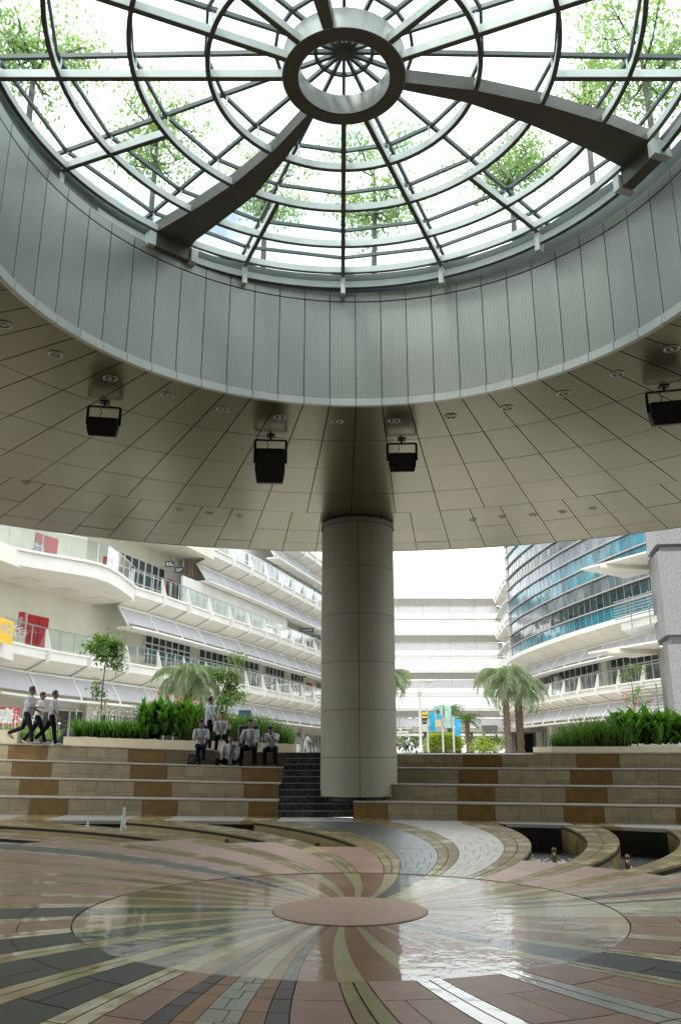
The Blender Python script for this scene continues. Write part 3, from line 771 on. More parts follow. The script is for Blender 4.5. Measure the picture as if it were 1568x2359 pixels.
# ================================================================== BUILDINGS
class Curve:
    def __init__(s, pts, side):
        # Catmull-Rom resample to arc length
        P = [Vector((a, b, 0)) for a, b in pts]; out = []
        for i in range(len(P)-1):
            p0 = P[max(i-1,0)]; p1 = P[i]; p2 = P[i+1]; p3 = P[min(i+2, len(P)-1)]
            for k in range(16):
                t = k/16; out.append(.5*((2*p1)+(p2-p0)*t+(2*p0-5*p1+4*p2-p3)*t*t+(3*p1-p0-3*p2+p3)*t**3))
        out.append(P[-1]); s.p = out; s.d = [0]
        for a, b in zip(out, out[1:]): s.d.append(s.d[-1]+(b-a).length)
        s.L = s.d[-1]; s.side = side
    def pos(s, x):
        x = max(0, min(s.L, x)); lo = 0; hi = len(s.d)-1
        while hi-lo > 1:
            m_ = (lo+hi)//2
            if s.d[m_] <= x: lo = m_
            else: hi = m_
        t = (x-s.d[lo])/(s.d[hi]-s.d[lo]); return s.p[lo].lerp(s.p[hi], t)
    def nrm(s, x):
        d = (s.pos(x+.6)-s.pos(x-.6)).normalized(); return Vector((d.y, -d.x, 0))*s.side
    def pt(s, x, u, z): q = s.pos(x)+s.nrm(x)*u; q.z = z; return q
    def at_px(s, px, u, z):
        best = None
        for i in range(801):
            x = s.L*i/800; e = abs(proj(s.pt(x, u, z))[0]-px)
            if best is None or e < best[0]: best = (e, x)
        return best[1]
    def box(s, m, a, b, u0, u1, z0, z1, zf=None, n=1):
        zf = zf or (lambda x, z: z)
        for i in range(n):
            p, q = a+(b-a)*i/n, a+(b-a)*(i+1)/n
            m.hexa([s.pt(p,u0,zf(p,z0)), s.pt(q,u0,zf(q,z0)), s.pt(q,u1,zf(q,z0)), s.pt(p,u1,zf(p,z0)), s.pt(p,u0,zf(p,z1)), s.pt(q,u0,zf(q,z1)), s.pt(q,u1,zf(q,z1)), s.pt(p,u1,zf(p,z1))])
    def slab4(s, m, a, b, p0, p1, th, zf=None):   # panel between section points p0=(u,z), p1=(u,z), thickness th
        zf = zf or (lambda x, z: z)
        m.hexa([s.pt(a,p0[0],zf(a,p0[1])), s.pt(b,p0[0],zf(b,p0[1])), s.pt(b,p1[0],zf(b,p1[1])), s.pt(a,p1[0],zf(a,p1[1])),
                s.pt(a,p0[0]+th,zf(a,p0[1]+th)), s.pt(b,p0[0]+th,zf(b,p0[1]+th)), s.pt(b,p1[0]+th,zf(b,p1[1]+th)), s.pt(a,p1[0]+th,zf(a,p1[1]+th))])

def fx(m): return m
def open_level(B, C, zs, a, b, bay, first=0., zf=None, canopy=True, rail=True, fins=True, detail=True, slab=True, awn=True):
    """one storey edge: fascia, soffit, brackets, glass rail, mesh awning and canopy shelf, bay by bay"""
    zf = zf or (lambda x, z: z); x = a; xs_ = [a]
    k = first
    while k < b:
        if k > a+.3: xs_.append(k)
        k += bay
    xs_.append(b)
    if slab:
        m = MB(); C.box(m, a, b, -2.7, -.06, zs-.3, zs-.02, zf, max(1, int((b-a)/4))); fixn(m.build('floor_slab', M['white'], B))
    rl = MB(); kb = MB()
    for p, q in zip(xs_, xs_[1:]):
        if q-p < .2: continue
        if slab:
            m = MB(); C.box(m, p+.06, q-.06, -.06, .0, zs-.52, zs-.10, zf); fixn(m.build('fascia_panel', M['white'], B))
            m = MB(); C.slab4(m, p+.05, q-.05, (-.05,zs-.50), (-1.1,zs-1.0), .03, zf); fixn(m.build('soffit_panel', M['soffit'], B))
        if awn:
            m = MB(); C.slab4(m, p+.05, q-.05, (-1.0,zs-1.14), (-.30,zs-2.10), .02, zf); fixn(m.build('awning_panel', M['lilac'], B))
            kb.bar(C.pt(p,-.98,zf(p,zs-1.08)), C.pt(p,-.2,zf(p,zs-2.26)), .07, .10)
        if rail:
            m = MB(); C.box(m, p+.08, q-.08, -.13, -.118, zs+.06, zs+.98, zf); fixn(m.build('glass_panel', M['railglass'], B))
            nn = 3
            for i in range(nn+1):
                w = p+(q-p)*i/nn; rl.bar(C.pt(w,-.12,zf(w,zs-.05)), C.pt(w,-.12,zf(w,zs+1.02)), .035, .035)
        if fins and detail and q < b-.1:
            w = q; d = (C.pos(w+.1)-C.pos(w-.1)).normalized()*.05
            poly = [C.pt(w,-.18,zf(w,zs+1.0)), C.pt(w,-.10,zf(w,zs+1.0)), C.pt(w,.28,zf(w,zs-.22)), C.pt(w,.14,zf(w,zs-.60)), C.pt(w,-.10,zf(w,zs-.50)), C.pt(w,-.14,zf(w,zs))]
            m = MB(); m.prism([v-d*.5 for v in poly], d); m.bar(C.pt(w,.12,zf(w,zs-.60)), C.pt(w,-1.05,zf(w,zs-1.07)), .09, .09)
            fixn(m.build('bracket_fin', M['white'], B))
    n = max(1, int((b-a)/2))
    m = MB(); C.box(m, a, b, -.10, .10, zs-.10, zs, zf, n); slab and fixn(m.build('kerb_edge', M['white'], B))
    if rail:
        for i in range(n):
            p, q = a+(b-a)*i/n, a+(b-a)*(i+1)/n; rl.bar(C.pt(p,-.12,zf(p,zs+1.03)), C.pt(q,-.12,zf(q,zs+1.03)), .05, .05)
        rl.build('railing', M['steel'], B)
    if awn:
        for i in range(n):
            p, q = a+(b-a)*i/n, a+(b-a)*(i+1)/n; kb.bar(C.pt(p,-1.0,zf(p,zs-1.1)), C.pt(q,-1.0,zf(q,zs-1.1)), .08, .10)
        kb.build('awning_frame', M['white'], B)
    if canopy:
        m = MB(); C.box(m, a, b, -.95, .10, zs-2.40, zs-2.29, zf, n); fixn(m.build('canopy_shelf', M['white'], B))

def window(B, C, a, b, u, z0, z1, nc, nr, zf=None, hs=None, frame='frame', paneM='pane', w=.09):
    zf = zf or (lambda x, z: z); zo = zf((a+b)/2, z0)-z0
    A_, B_ = C.pt(a,u,0), C.pt(b,u,0); d = B_-A_; L_ = d.length; d.normalize(); nn = Vector((d.y,-d.x,0))*C.side
    rz = math.atan2(d.y, d.x); z0 += zo; z1 += zo
    f = bpy.data.objects.new('window', None); m = MB(); cw = L_/nc; hs = hs or [i/nr for i in range(nr+1)]
    sg = 1 if C.side > 0 else -1
    for i in range(nc+1): m.box((i*cw-w/2, -.07, 0), (i*cw+w/2, .07, z1-z0))
    for h in hs: m.box((-w/2, -.06, (z1-z0)*h-w/2), (L_+w/2, .06, (z1-z0)*h+w/2))
    me = m.mesh('window', M[frame])
    o = bpy.data.objects.new('window', me); COL.objects.link(o); o.parent = B; o.location = Vector((A_.x, A_.y, z0))-B.location; o.rotation_euler = (0,0,rz)
    for h0, h1 in zip(hs, hs[1:]):
        pm = MB(); H0, H1 = (z1-z0)*h0+w/2, (z1-z0)*h1-w/2; pm.box((w/2, -.01, 0), (cw-w/2, .01, H1-H0)); me = pm.mesh('pane', M[paneM])
        for i in range(nc):
            c = bpy.data.objects.new('pane', me); COL.objects.link(c); c.parent = o; c.location = (i*cw, 0, H0)
            c.rotation_euler = (R_.uniform(-.012,.012), 0, R_.uniform(-.012,.012))
    return o
def door(B, C, px, u, z, w, h, leaves=1, mt='redpaint', zf=None, glassy=False):
    a = C.at_px(px, u, z+1); zf = zf or (lambda x, z: z)
    for i in range(leaves):
        m = MB(); p = a+i*(w/leaves); C.box(m, p+.02, p+w/leaves-.02, u, u+.06, z, z+h, zf); o = fixn(m.build('door', M[mt], B))
        if glassy:
            m = MB(); C.box(m, p+.2, p+w/leaves-.2, u+.06, u+.075, z+.3, z+h-.25, zf); fixn(m.build('door_glass', M['railglass'] if False else M['palegreen'], o))
        m = MB(); C.box(m, p+w/leaves-.16, p+w/leaves-.12, u+.06, u+.12, z+.95, z+1.1, zf); fixn(m.build('handle', M['steel'], o))
def sign_board(B, C, px, u, z, w, h):
    a = C.at_px(px, u, z); m = MB(); d = C.pt(a,u,z); e = C.pt(a,u+.02,z)
    m.box((d.x, d.y-.05, z), (d.x+w, d.y+.05, z+h)); o = fixn(m.build('sign_board', M['sign'], B))
    m = MB()
    for r, zz in ((0, .64), (1, .30)):
        x = .08
        while x < w-.2:
            l = R_.uniform(.06,.16); m.box((d.x+x, d.y-.058, z+h*zz-.035), (d.x+x+l, d.y-.052, z+h*zz+.035)); x += l+.04
    m.build('lettering', M['signtext'], o)
    m = MB(); m.box((d.x+.05,d.y-.01,z+h), (d.x+.08,d.y+.01,z+h+.5)); m.box((d.x+w-.08,d.y-.01,z+h), (d.x+w-.05,d.y+.01,z+h+.5)); m.build('hanger', M['steel'], o)

# ---------------------------------------------------------------- left building
CL = Curve([(-17.5,26),(-16,31),(-15.2,34.5),(-14.7,37.3),(-14.1,39.8),(-12.9,42.8),(-10.8,47.8),(-8.4,55.3),(-6,62.7),(-3.6,71),(-1.9,76.8),(.6,87),(3.2,97)], 1)
def zfL(x, z):
    F = CL.pos(x).y; b = (.26-.45*(F-36)/40)*max(0, 1-(z-1.6)/9) if z < 10.6 else 0; return z+b
ZL = [1.6, 6.27, 10.63, 15.0, 19.3]
BL = thing('classroom_building', 'long white curved building with stacked open walkways left of the column', 'building', (-14, 40, 1.6))
m = MB(); CL.box(m, 0, CL.L, -3.2, -2.7, 1.4, 22, None, 30); fixn(m.build('wall', M['cream'], BL))
m = MB(); CL.box(m, 0, CL.L, -14, -3.3, 1.4, 21.5, None, 12); fixn(m.build('core', M['cream'], BL))
BAY = 3.12; S0 = CL.at_px(107, 0, ZL[1])%BAY
def sL(px, z): return CL.at_px(px, 0, z)
open_level(BL, CL, ZL[1], sL(12, ZL[1]), CL.L, BAY, S0, zfL)
s3 = sL(312, ZL[2])
open_level(BL, CL, ZL[2], s3, CL.L, BAY, S0, zfL, awn=False, canopy=False)
open_level(BL, CL, ZL[2], sL(303, 8.6), CL.L, BAY, S0, zfL, slab=False, rail=False, fins=False)
s4 = sL(490, ZL[3])
open_level(BL, CL, ZL[3], s4, CL.L, BAY, S0, zfL, awn=False, canopy=False)
open_level(BL, CL, ZL[3], sL(482, 13), CL.L, BAY, S0, zfL, slab=False, rail=False, fins=False)
open_level(BL, CL, ZL[4], sL(640, ZL[4]), CL.L, BAY, S0, zfL)
# the deep floor over the left part, above the balcony, and the slab behind it
m = MB(); CL.box(m, 0, s4, -2.7, -.3, 14.35, 15.0, zfL, 8); fixn(m.build('floor_slab', M['soffit'], BL))
m = MB(); CL.box(m, 0, s4, -.3, .15, 14.15, 15.05, zfL, 8); fixn(m.build('edge_beam', M['cream'], BL))
m = MB(); CL.box(m, 0, s3, -2.7, 0, 9.75, 10.6, zfL, 8); fixn(m.build('floor_slab', M['soffit'], BL))
for px in (60, 150, 230):    # access panels in the soffit
    s_ = CL.at_px(px, -1.3, 9.7); m = MB(); CL.box(m, s_-.6, s_+.6, -1.9, -.8, 9.735, 9.748, zfL); fixn(m.build('access_panel', M['soffit'], BL))
    m = MB(); CL.box(m, s_-.62, s_+.62, -1.92, -.78, 9.742, 9.749, zfL); fixn(m.build('panel_joint', M['rib'], BL))
# bulging balcony
edge = [atz(*q, 10.63) for q in [(-40,1250),(22,1259),(100,1274),(160,1284),(200,1291),(228,1298),(250,1306),(275,1321),(300,1341),(312,1352)]]
def ring_out(pts, z0, z1, inset=0, back=None):
    m = MB(); q = [Vector((p.x-inset, p.y, 0)) for p in pts]; bk = [CL.pt(s3+.3,-1.5,0), CL.pt(CL.at_px(60,-1.5,10.6),-1.5,0), CL.pt(1,-1.5,0)]
    poly = q+bk; m.prism([Vector((p.x,p.y,z0)) for p in poly], (0,0,z1-z0)); return m
fixn(ring_out(edge, 9.86, 10.52).build('balcony', M['white'], BL))
bc = BL.children[-1]
fixn(ring_out([p+Vector((.12,-.12,0)) for p in edge], 10.525, 10.64).build('coping', M['white'], bc))
rl = MB(); fin = [p+Vector((-.12,.12,0)) for p in edge]
for a, b in zip(fin, fin[1:]):
    d = b-a; m = MB(); m.bar(a+Vector((0,0,.62)), b+Vector((0,0,.62)), .012, 1.0); m.build('glass_panel', M['railglass'], bc); rl.bar(a+Vector((0,0,1.14)), b+Vector((0,0,1.14)), .04, .04)
    rl.bar(a, a+Vector((0,0,1.14)), .03, .03)
rl.build('handrail', M['steel'], bc)
# white projecting block at the far left of the second floor
e2 = [atz(*q, 6.3) for q in [(-30,1462),(0,1470),(34,1484)]]
m = MB(); m.prism([Vector((p.x,p.y,5.55)) for p in e2]+[CL.pt(CL.at_px(34,-.2,6),-.3,5.55), CL.pt(.5,-.3,5.55)], (0,0,.8)); fixn(m.build('projecting_slab', M['white'], BL))
# windows
def winL(px0, px1, z0, z1, nc, nr, hs=None):
    a, b = CL.at_px(px0,-2.62,(z0+z1)/2), CL.at_px(px1,-2.62,(z0+z1)/2); window(BL, CL, a, b, -2.62, z0, z1, nc, nr, zfL, hs)
winL(331, 436, 6.9, 8.75, 7, 3, [0,.34,.70,1]); winL(456, 594, 6.6, 8.8, 11, 3, [0,.34,.68,1]); winL(610, 698, 6.6, 8.8, 11, 3, [0,.34,.68,1]); winL(728, 742, 6.7, 8.7, 3, 3)
winL(266, 377, 10.9, 13.3, 7, 3, [0,.34,.66,1]); winL(470, 505, 12.0, 13.0, 5, 1); winL(562, 600, 15.4, 17.4, 4, 3); winL(712, 742, 11.0, 12.9, 6, 3)
winL(50, 187, 1.7, 3.6, 4, 1); winL(224, 345, 1.7, 3.6, 5, 1); winL(350, 440, 1.8, 3.6, 4, 1); winL(602, 690, 1.8, 3.6, 9, 1); winL(700, 745, 1.8, 3.6, 6, 1)
for px in (200, 352, 596, 695):    # shop-front piers
    s_ = CL.at_px(px, -2.5, 3); m = MB(); CL.box(m, s_-.35, s_+.35, -2.7, -2.35, 1.5, 6.0, zfL); fixn(m.build('pier', M['cream'], BL))
door(BL, CL, 58, -2.68, 6.3, 1.5, 2.1, 2, zf=zfL); door(BL, CL, 76, -2.68, 10.7, 1.7, 2.1, 2, zf=zfL); door(BL, CL, 236, -2.68, 10.7, .95, 2.0, 1, zf=zfL, glassy=True)
door(BL, CL, 382, -2.68, 10.7, 1.0, 2.1, 1, zf=zfL, glassy=True); door(BL, CL, 406, -2.68, 10.7, .9, 2.0, 1, 'bag', zf=zfL); door(BL, CL, 706, -2.68, 6.4, 1.9, 1.9, 2, zf=zfL)
m = MB(); s_ = CL.at_px(421, -.6, 11.5); CL.box(m, s_, CL.at_px(661, -.6, 11.5), -.75, -.6, 10.6, 12.55, None, 10); fixn(m.build('parapet_screen', M['white'], BL))
for px, z, w in ((380,12.95,.6),(402,12.85,.6),(627,16.9,.9),(692,16.0,1.4),(690,12.2,1.3),(712,11.9,1.0),(684,8.1,.8)):
    sign_board(BL, CL, px, -1.4, z, w, .36)
for px in (434, 441, 449):   # gas pipes / rods beside the screen
    s_ = CL.at_px(px, -1.2, 12); m = MB(); q = CL.pt(s_,-1.2,0); m.tube([(q.x,q.y,10.6),(q.x,q.y,14.2)], .035, 5); m.build('rod', M['orange'], BL)
# red-and-white hose cabinet, yellow banner
s_ = CL.at_px(41, -1.2, 7.3); q = CL.pt(s_,-1.2,7.0); m = MB(); m.box((q.x,q.y-.1,q.z), (q.x+.28,q.y+.15,q.z+1.1)); hb = tag(m.build('hose_cabinet', M['redpaint']), 'narrow red hose cabinet beside the yellow banner on the upper walkway', 'fire cabinet')
m = MB(); m.box((q.x+.04,q.y-.115,q.z+.45), (q.x+.24,q.y-.101,q.z+.85)); m.build('cabinet_window', M['rib'], hb)
p0, p1 = at(-22,1414,34.0), at(33,1432,35.6); z0 = at(0,1466,34.5).z
m = MB(); m.hexa([(p0.x,p0.y,z0-.1),(p1.x,p1.y,z0-.25),(p1.x,p1.y+.03,z0-.25),(p0.x,p0.y+.03,z0-.1),(p0.x,p0.y,p0.z),(p1.x,p1.y,p1.z),(p1.x,p1.y+.03,p1.z),(p0.x,p0.y+.03,p0.z)])
yb = tag(m.build('banner', M['yellow']), 'yellow banner with pale sunburst hung on the upper walkway rail', 'banner')
c = at(16, 1446, 34.9); m = MB()
for k in range(14):
    a = k*2*PI/14; m.bar((c.x+.10*math.cos(a),0,c.z+.10*math.sin(a)), (c.x+.26*math.cos(a),0,c.z+.26*math.sin(a)), .03, .035)
m.v = [(x, p0.y+(x-p0.x)*(p1.y-p0.y)/(p1.x-p0.x)-.015+y, z) for x, y, z in m.v]; m.build('sunburst', M['lampring'], yb)

# ---------------------------------------------------------------- right building
CRV = Curve([(27,40),(25,44),(22.7,49),(20.8,55),(19.6,60.3),(18.6,66),(17.9,72),(17.4,79),(17.5,86),(18.0,92),(18.6,98)], -1)
BR = thing('office_building', 'curved building with blue banded glass floors right of the column', 'building', (20, 60, 1.6))
m = MB(); CRV.box(m, 0, CRV.L, -3.2, -2.7, 1.4, 10.2, None, 24); fixn(m.build('wall', M['cream'], BR))
m = MB(); CRV.box(m, 0, CRV.L, -16, -3.3, 1.4, 10.2, None, 10); fixn(m.build('core', M['cream'], BR))
T0 = CRV.at_px(1425, 0, ZL[1]) % BAY
open_level(BR, CRV, ZL[1], 0, CRV.L, BAY, T0)
open_level(BR, CRV, ZL[2], 0, CRV.L, BAY, T0, slab=False, rail=False, fins=False)
g0, g1 = 0., CRV.at_px(1173, 0, 15)
# broad soffit and white edge under the glass
for i in range(14):
    a, b = g0+(g1-g0)*i/14, g0+(g1-g0)*(i+1)/14
    m = MB(); CRV.slab4(m, a+.01, b-.01, (.35,ZL[2]-.22), (-1.1,ZL[2]-1.05), .03); fixn(m.build('soffit_panel', M['soffit'], BR))
m = MB(); CRV.box(m, g0, g1, -.3, .45, ZL[2]-.25, ZL[2]+.12, None, 30); fixn(m.build('edge_beam', M['white'], BR))
M['fin'] = mat('sunshade_grey', (.36,.355,.34), .5, var=.05); NB = 11; BH = 1.17
m = MB(); CRV.box(m, g0, g1, -3.0, -.35, ZL[2], ZL[2]+NB*BH+1, None, 20); fixn(m.build('glass_backing', M['sign'], BR))
m = MB(); CRV.box(m, g0, g1, -14, -3.0, ZL[2], ZL[2]+NB*BH+1, None, 12); fixn(m.build('upper_core', M['white'], BR))
M['gblue'] = facademat('blue_glass', (.012,.125,.175), (.03,.19,.25)); M['ggrey'] = facademat('grey_glass', (.07,.10,.12), (.13,.16,.18)); M['gdark'] = facademat('dark_glass', (.006,.02,.025), (.015,.04,.045), .06)
KIND = ['gblue','gdark','ggrey','gblue','gblue','ggrey','gdark','ggrey','gblue','ggrey','gblue']
npan = int((g1-g0-8)/.98); gs = 8.; tot = 0; rest = {k: MB() for k in ('gblue','ggrey','gdark')}
for r in range(NB):
    z0 = ZL[2]+.12+r*BH
    m = MB(); CRV.box(m, g0, g1, -.1, .17 if r else .1, z0+BH-.10, z0+BH-.01, None, 30); fixn(m.build('sunshade_fin', M['fin'], BR))
    for i in range(npan):
        a = gs+(g1-gs)*i/npan; b = gs+(g1-gs)*(i+1)/npan
        k = KIND[r]
        if k == 'gblue' and i < 4: k = 'gblue'
        q = proj(CRV.pt((a+b)/2, 0, z0+.5))
        vis = q[0] < 1500 and q[1] > 1240 and tot < 298
        m = MB() if vis else rest[k]
        tl = R_.uniform(-.02,.02)
        m.hexa([CRV.pt(a+.03,-.02,z0),CRV.pt(b-.03,-.02,z0),CRV.pt(b-.03,-.05,z0),CRV.pt(a+.03,-.05,z0),CRV.pt(a+.03,-.02+tl,z0+BH-.13),CRV.pt(b-.03,-.02+tl,z0+BH-.13),CRV.pt(b-.03,-.05+tl,z0+BH-.13),CRV.pt(a+.03,-.05+tl,z0+BH-.13)])
        if vis: tot += 1; fixn(m.build('pane', M[k], BR))
for k, m in rest.items():
    if m.v: stuff(fixn(m.build('pane_rows', M[k], BR)))
m = MB()
for i in range(npan+1):
    a = gs+(g1-gs)*i/npan; m.bar(CRV.pt(a,-.02,ZL[2]+.1), CRV.pt(a,-.02,ZL[2]+NB*BH), .03, .05)
stuff(m.build('mullions', M['rib'], BR))
m = MB(); m.bar(CRV.pt(g1,.1,ZL[2]), CRV.pt(g1,.1,ZL[2]+NB*BH+.5), .12, .12); m.build('corner_post', M['trim'], BR)
# open walkway end beyond the glass
for k in (2, 3, 4):
    open_level(BR, CRV, ZL[k], g1+.3, CRV.L, BAY, T0, awn=k > 2, canopy=k > 2)
m = MB(); CRV.box(m, g1, CRV.L, -3.2, -2.7, 10, 24, None, 6); fixn(m.build('wall', M['white'], BR))
def winR(px0, px1, z0, z1, nc, nr, hs=None, pm='pane'):
    a, b = sorted((CRV.at_px(px0,-2.62,(z0+z1)/2), CRV.at_px(px1,-2.62,(z0+z1)/2))); window(BR, CRV, a, b, -2.62, z0, z1, nc, nr, None, hs, 'frame', pm)
winR(1243, 1277, 6.7, 8.7, 6, 2); winR(1290, 1382, 6.5, 8.8, 7, 2, [0,.62,1]); winR(1408, 1520, 6.5, 8.8, 7, 2, [0,.62,1])
winR(1210, 1236, 1.65, 3.9, 4, 1); winR(1242, 1262, 1.65, 3.9, 3, 1); winR(1284, 1330, 1.65, 3.9, 4, 1); winR(1340, 1420, 1.65, 3.9, 5, 1)
for px in (1240, 1276, 1336, 1430):
    s_ = CRV.at_px(px, -2.3, 3); m = MB(); CRV.box(m, s_-.4, s_+.4, -2.7, -2.0, 1.5, 6.1); fixn(m.build('pier', M['cream'], BR))
for px in (1283, 1394):
    s_ = CRV.at_px(px, -2.4, 8); m = MB(); CRV.box(m, s_-.5, s_+.5, -2.7, -2.3, 6.2, 10); fixn(m.build('pier', M['cream'], BR))
sign_board(BR, CRV, 1268, -1.0, 8.1, .9, .45)

# ---------------------------------------------------------------- footbridges between the two buildings
for i, z in enumerate([19.4, 15.0, 10.63, 6.27]):
    F = 98.; nm = ['topmost','second from the top','third from the top','lowest']
    t = thing('footbridge', 'white enclosed footbridge across the gap, %s of the four' % nm[i], 'footbridge', (8, F, z), 'footbridges linking the two buildings')
    x0, x1 = -2.5, 19.2; zz = z
    m = MB(); m.box((x0,F,zz-.5), (x1,F+3.4,zz-.2)); m.build('deck', M['soffit'], t)
    n = 7; w = (x1-x0)/n
    for k in range(n):
        a, b = x0+k*w+.05, x0+(k+1)*w-.05
        m = MB(); m.hexa([(a,F-.1,zz-.8),(b,F-.1,zz-.8),(b,F,zz-.8),(a,F,zz-.8),(a,F-.35,zz-.02),(b,F-.35,zz-.02),(b,F-.25,zz-.02),(a,F-.25,zz-.02)]); m.build('fascia_panel', M['bridge'], t)
        m = MB(); m.hexa([(a,F-.45,zz-1.85),(b,F-.45,zz-1.85),(b,F-.4,zz-1.85),(a,F-.4,zz-1.85),(a,F,zz-.88),(b,F,zz-.88),(b,F+.05,zz-.88),(a,F+.05,zz-.88)]); m.build('awning_panel', M['lilac'], t)
    m = MB()
    for k in range(n+1):
        x = x0+k*w; m.bar((x,F-.38,zz+.42), (x,F-.12,zz-.85), .07, .07); m.bar((x,F-.05,zz-.85), (x,F-.5,zz-2.1), .07, .07); m.bar((x,F-.5,zz-2.1), (x,F-.45,zz-2.5), .05, .05)
    m.build('post', M['rib'], t)
    m = MB(); m.box((x0,F-.42,zz), (x1,F-.30,zz+.30)); m.build('edge_beam', M['white'], t)
    m = MB(); m.box((x0,F-.40,zz+.40), (x1,F-.34,zz+.46)); m.build('handrail', M['steel'], t)
    m = MB(); m.box((x0,F-.5,zz-2.05), (x1,F-.4,zz-1.95)); m.box((x0,F-.55,zz-2.5), (x1,F+.1,zz-2.32)); m.box((x0,F-.55,zz-2.85), (x1,F+.0,zz-2.6)); m.build('canopy_rail', M['white'], t)
# low dark canopy under the bridges, with piers
t = thing('entrance_canopy', 'low dark grey canopy on piers under the lowest footbridge', 'canopy', (14, 86, 1.6))
m = MB(); m.box((7.2,84,3.55), (21,90,3.95)); m.build('roof', M['rib'], t)
for x in (8.5, 13, 17.2, 19.5):
    m = MB(); m.box((x-.2,84.6,1.5), (x+.2,85,3.56)); m.build('pier', M['channel'], t)
for i, (a, b) in enumerate(((17.6,20.4),(9.2,12.4))):
    m = MB(); m.box((a,88,1.5), (b,88.2,3.5)); m.build('glazed_screen', M['pane'], t)

# ---------------------------------------------------------------- granite tower at the right edge
t = thing('granite_tower', 'speckled grey granite tower with two dark recessed bands at the right edge', 'tower', (16.5, 42, 1.6))
def tx(px, py, F): return at(px, py, F)
q0 = at(1536, 1476, 41.); q1 = at(1512, 1476, 43.6)
xl = q0.x
zz = [1.3, at(1520,1484,41).z, at(1520,1462,41).z, at(1500,1270,41).z, at(1500,1253,41).z, 17]
for i, (a, b) in enumerate(zip(zz, zz[1:])):
    ins = .3 if i in (1, 3) else 0; mt = 'channel' if ins else 'granite'
    m = MB(); poly = [(xl+ins,41+ins,a), (xl+16,39.5+ins,a), (xl+16,50,a), (q1.x+3.5,50,a), (q1.x+ins,43.6,a)]
    m.prism(poly, (0,0,b-a)); fixn(m.build('recessed_band' if ins else 'granite_block', M[mt], t))
# triangular canopies and louvred balconies on the tower
def plate(pts, z, th, mt, name, par): m = MB(); m.prism([(p.x,p.y,z) for p in pts], (0,0,th)); return fixn(m.build(name, M[mt], par))
for (py0, py1, pz) in ((1313, 1332, 1258), (1506, 1516, 1482)):
    tip = at(1338 if py0 == 1313 else 1354, py0, 46); z = tip.z
    up_ = py0 == 1313; low = atz(1440 if up_ else 1458, py1, z); fr = atz(1489 if up_ else 1514, 1273 if up_ else 1479, z); back = atz(1500 if up_ else 1522, 1318 if up_ else 1506, z)
    c = thing('tower_canopy', 'thin white triangular canopy reaching left from the granite tower, %s one' % ('upper' if py0 == 1313 else 'lower'), 'canopy', (tip.x, tip.y, z), 'triangular canopies on the tower')
    p_ = plate([Vector((tip.x,tip.y,z)), fr, back, low], z, .09, 'white', 'roof_plate', c)
    m = MB(); m.bar((fr.x-1.6,fr.y+2.6,z-.12), (back.x+.3,back.y-1.5,z-.12), .16, .22); m.build('arm', M['cream'], c)
for (px0, py0, px1, py1, nl, base) in ((1413, 1388, 1505, 1372, 7, True), (1432, 1588, 1524, 1580, 8, True)):
    c = thing('louvre_balcony', 'small balcony screened by horizontal steel louvres, %s one beside the granite tower' % ('upper' if py0 < 1500 else 'lower'), 'balcony', tuple(at(px0,py0,45)), 'louvred balconies on the tower')
    A_, B_ = at(px0,py0,46), at(px1,py1,42.5); zt = A_.z
    for k in range(nl):
        z = zt-k*.165; m = MB(); m.bar((A_.x,A_.y,z), (B_.x,B_.y,z), .12, .035); m.build('louvre', M['steel'], c)
    for f in (.4, .85):
        p = A_.lerp(B_, f); m = MB(); m.bar((p.x,p.y-.08,zt+.1), (p.x,p.y-.08,zt-1.7), .05, .05); m.build('louvre_post', M['steel'], c)
    m = MB(); z = zt-nl*.165-.42; m.prism([(A_.x+.3,A_.y,z),(B_.x+.3,B_.y,z),(B_.x+2,B_.y+2,z),(A_.x+2,A_.y+3,z)], (0,0,.36)); fixn(m.build('floor_slab', M['white'], c))

#@@PART4
# ================================================================== UNSEEN WALL ADDED BEHIND THE CAMERA TO KEEP LIGHT OFF THE TERRACES
rb = thing('rear_light_blocker', 'unseen wall with piers added behind the photographer to block light', 'building', (0, -7, 0))
m = MB(); m.lathe((CC.x,CC.y,0), [(16.6,-.7),(16.6,8.05),(17.2,8.05),(17.2,-.7)], 30, rad(188), rad(352)); m.build('wall', M['brownwall'], rb)
for k in range(7):
    a = rad(200+k*23.3); m = MB(); m.lathe((CC.x+15.4*math.cos(a), CC.y+15.4*math.sin(a), -.7), [(.5,0),(.5,8.75)], 16); m.build('pier', M['colpanel'], rb)

# ================================================================== PLANTS
def rv(a, b): return R_.uniform(a, b)
def leaf(m, p, d, l, w, droop=.2):
    d = d.normalized(); up = Vector((0,0,1)); s_ = d.cross(up)
    if s_.length < .1: s_ = Vector((1,0,0))
    s_.normalize(); s_ = (s_+Vector((rv(-.4,.4),rv(-.4,.4),rv(-.5,.5)))).normalized()*w/2
    mid = p+d*l*.5; tip = p+d*l-up*(droop*l)
    m.add([p, mid+s_, tip, mid-s_], [(0,1,2),(0,2,3)])
def blade(m, p, d, l, w, droop, n=3):
    """strap leaf arching over"""
    side = Vector((-d.y, d.x, 0)); side = side.normalized()*w/2 if side.length > .01 else Vector((w/2,0,0))
    pts = []
    for i in range(n+1):
        f = i/n; q = p+Vector((d.x,d.y,0))*l*f*(.35+.65*f)*droop+Vector((0,0,l*(f-.55*droop*f*f)))
        k = (.5+1.2*f-1.7*f*f*f) if f < 1 else 0
        pts.append((q-side*k, q+side*k))
    for (a, b), (c, e) in zip(pts, pts[1:]): m.add([a,b,e,c], [(0,1,2,3)])
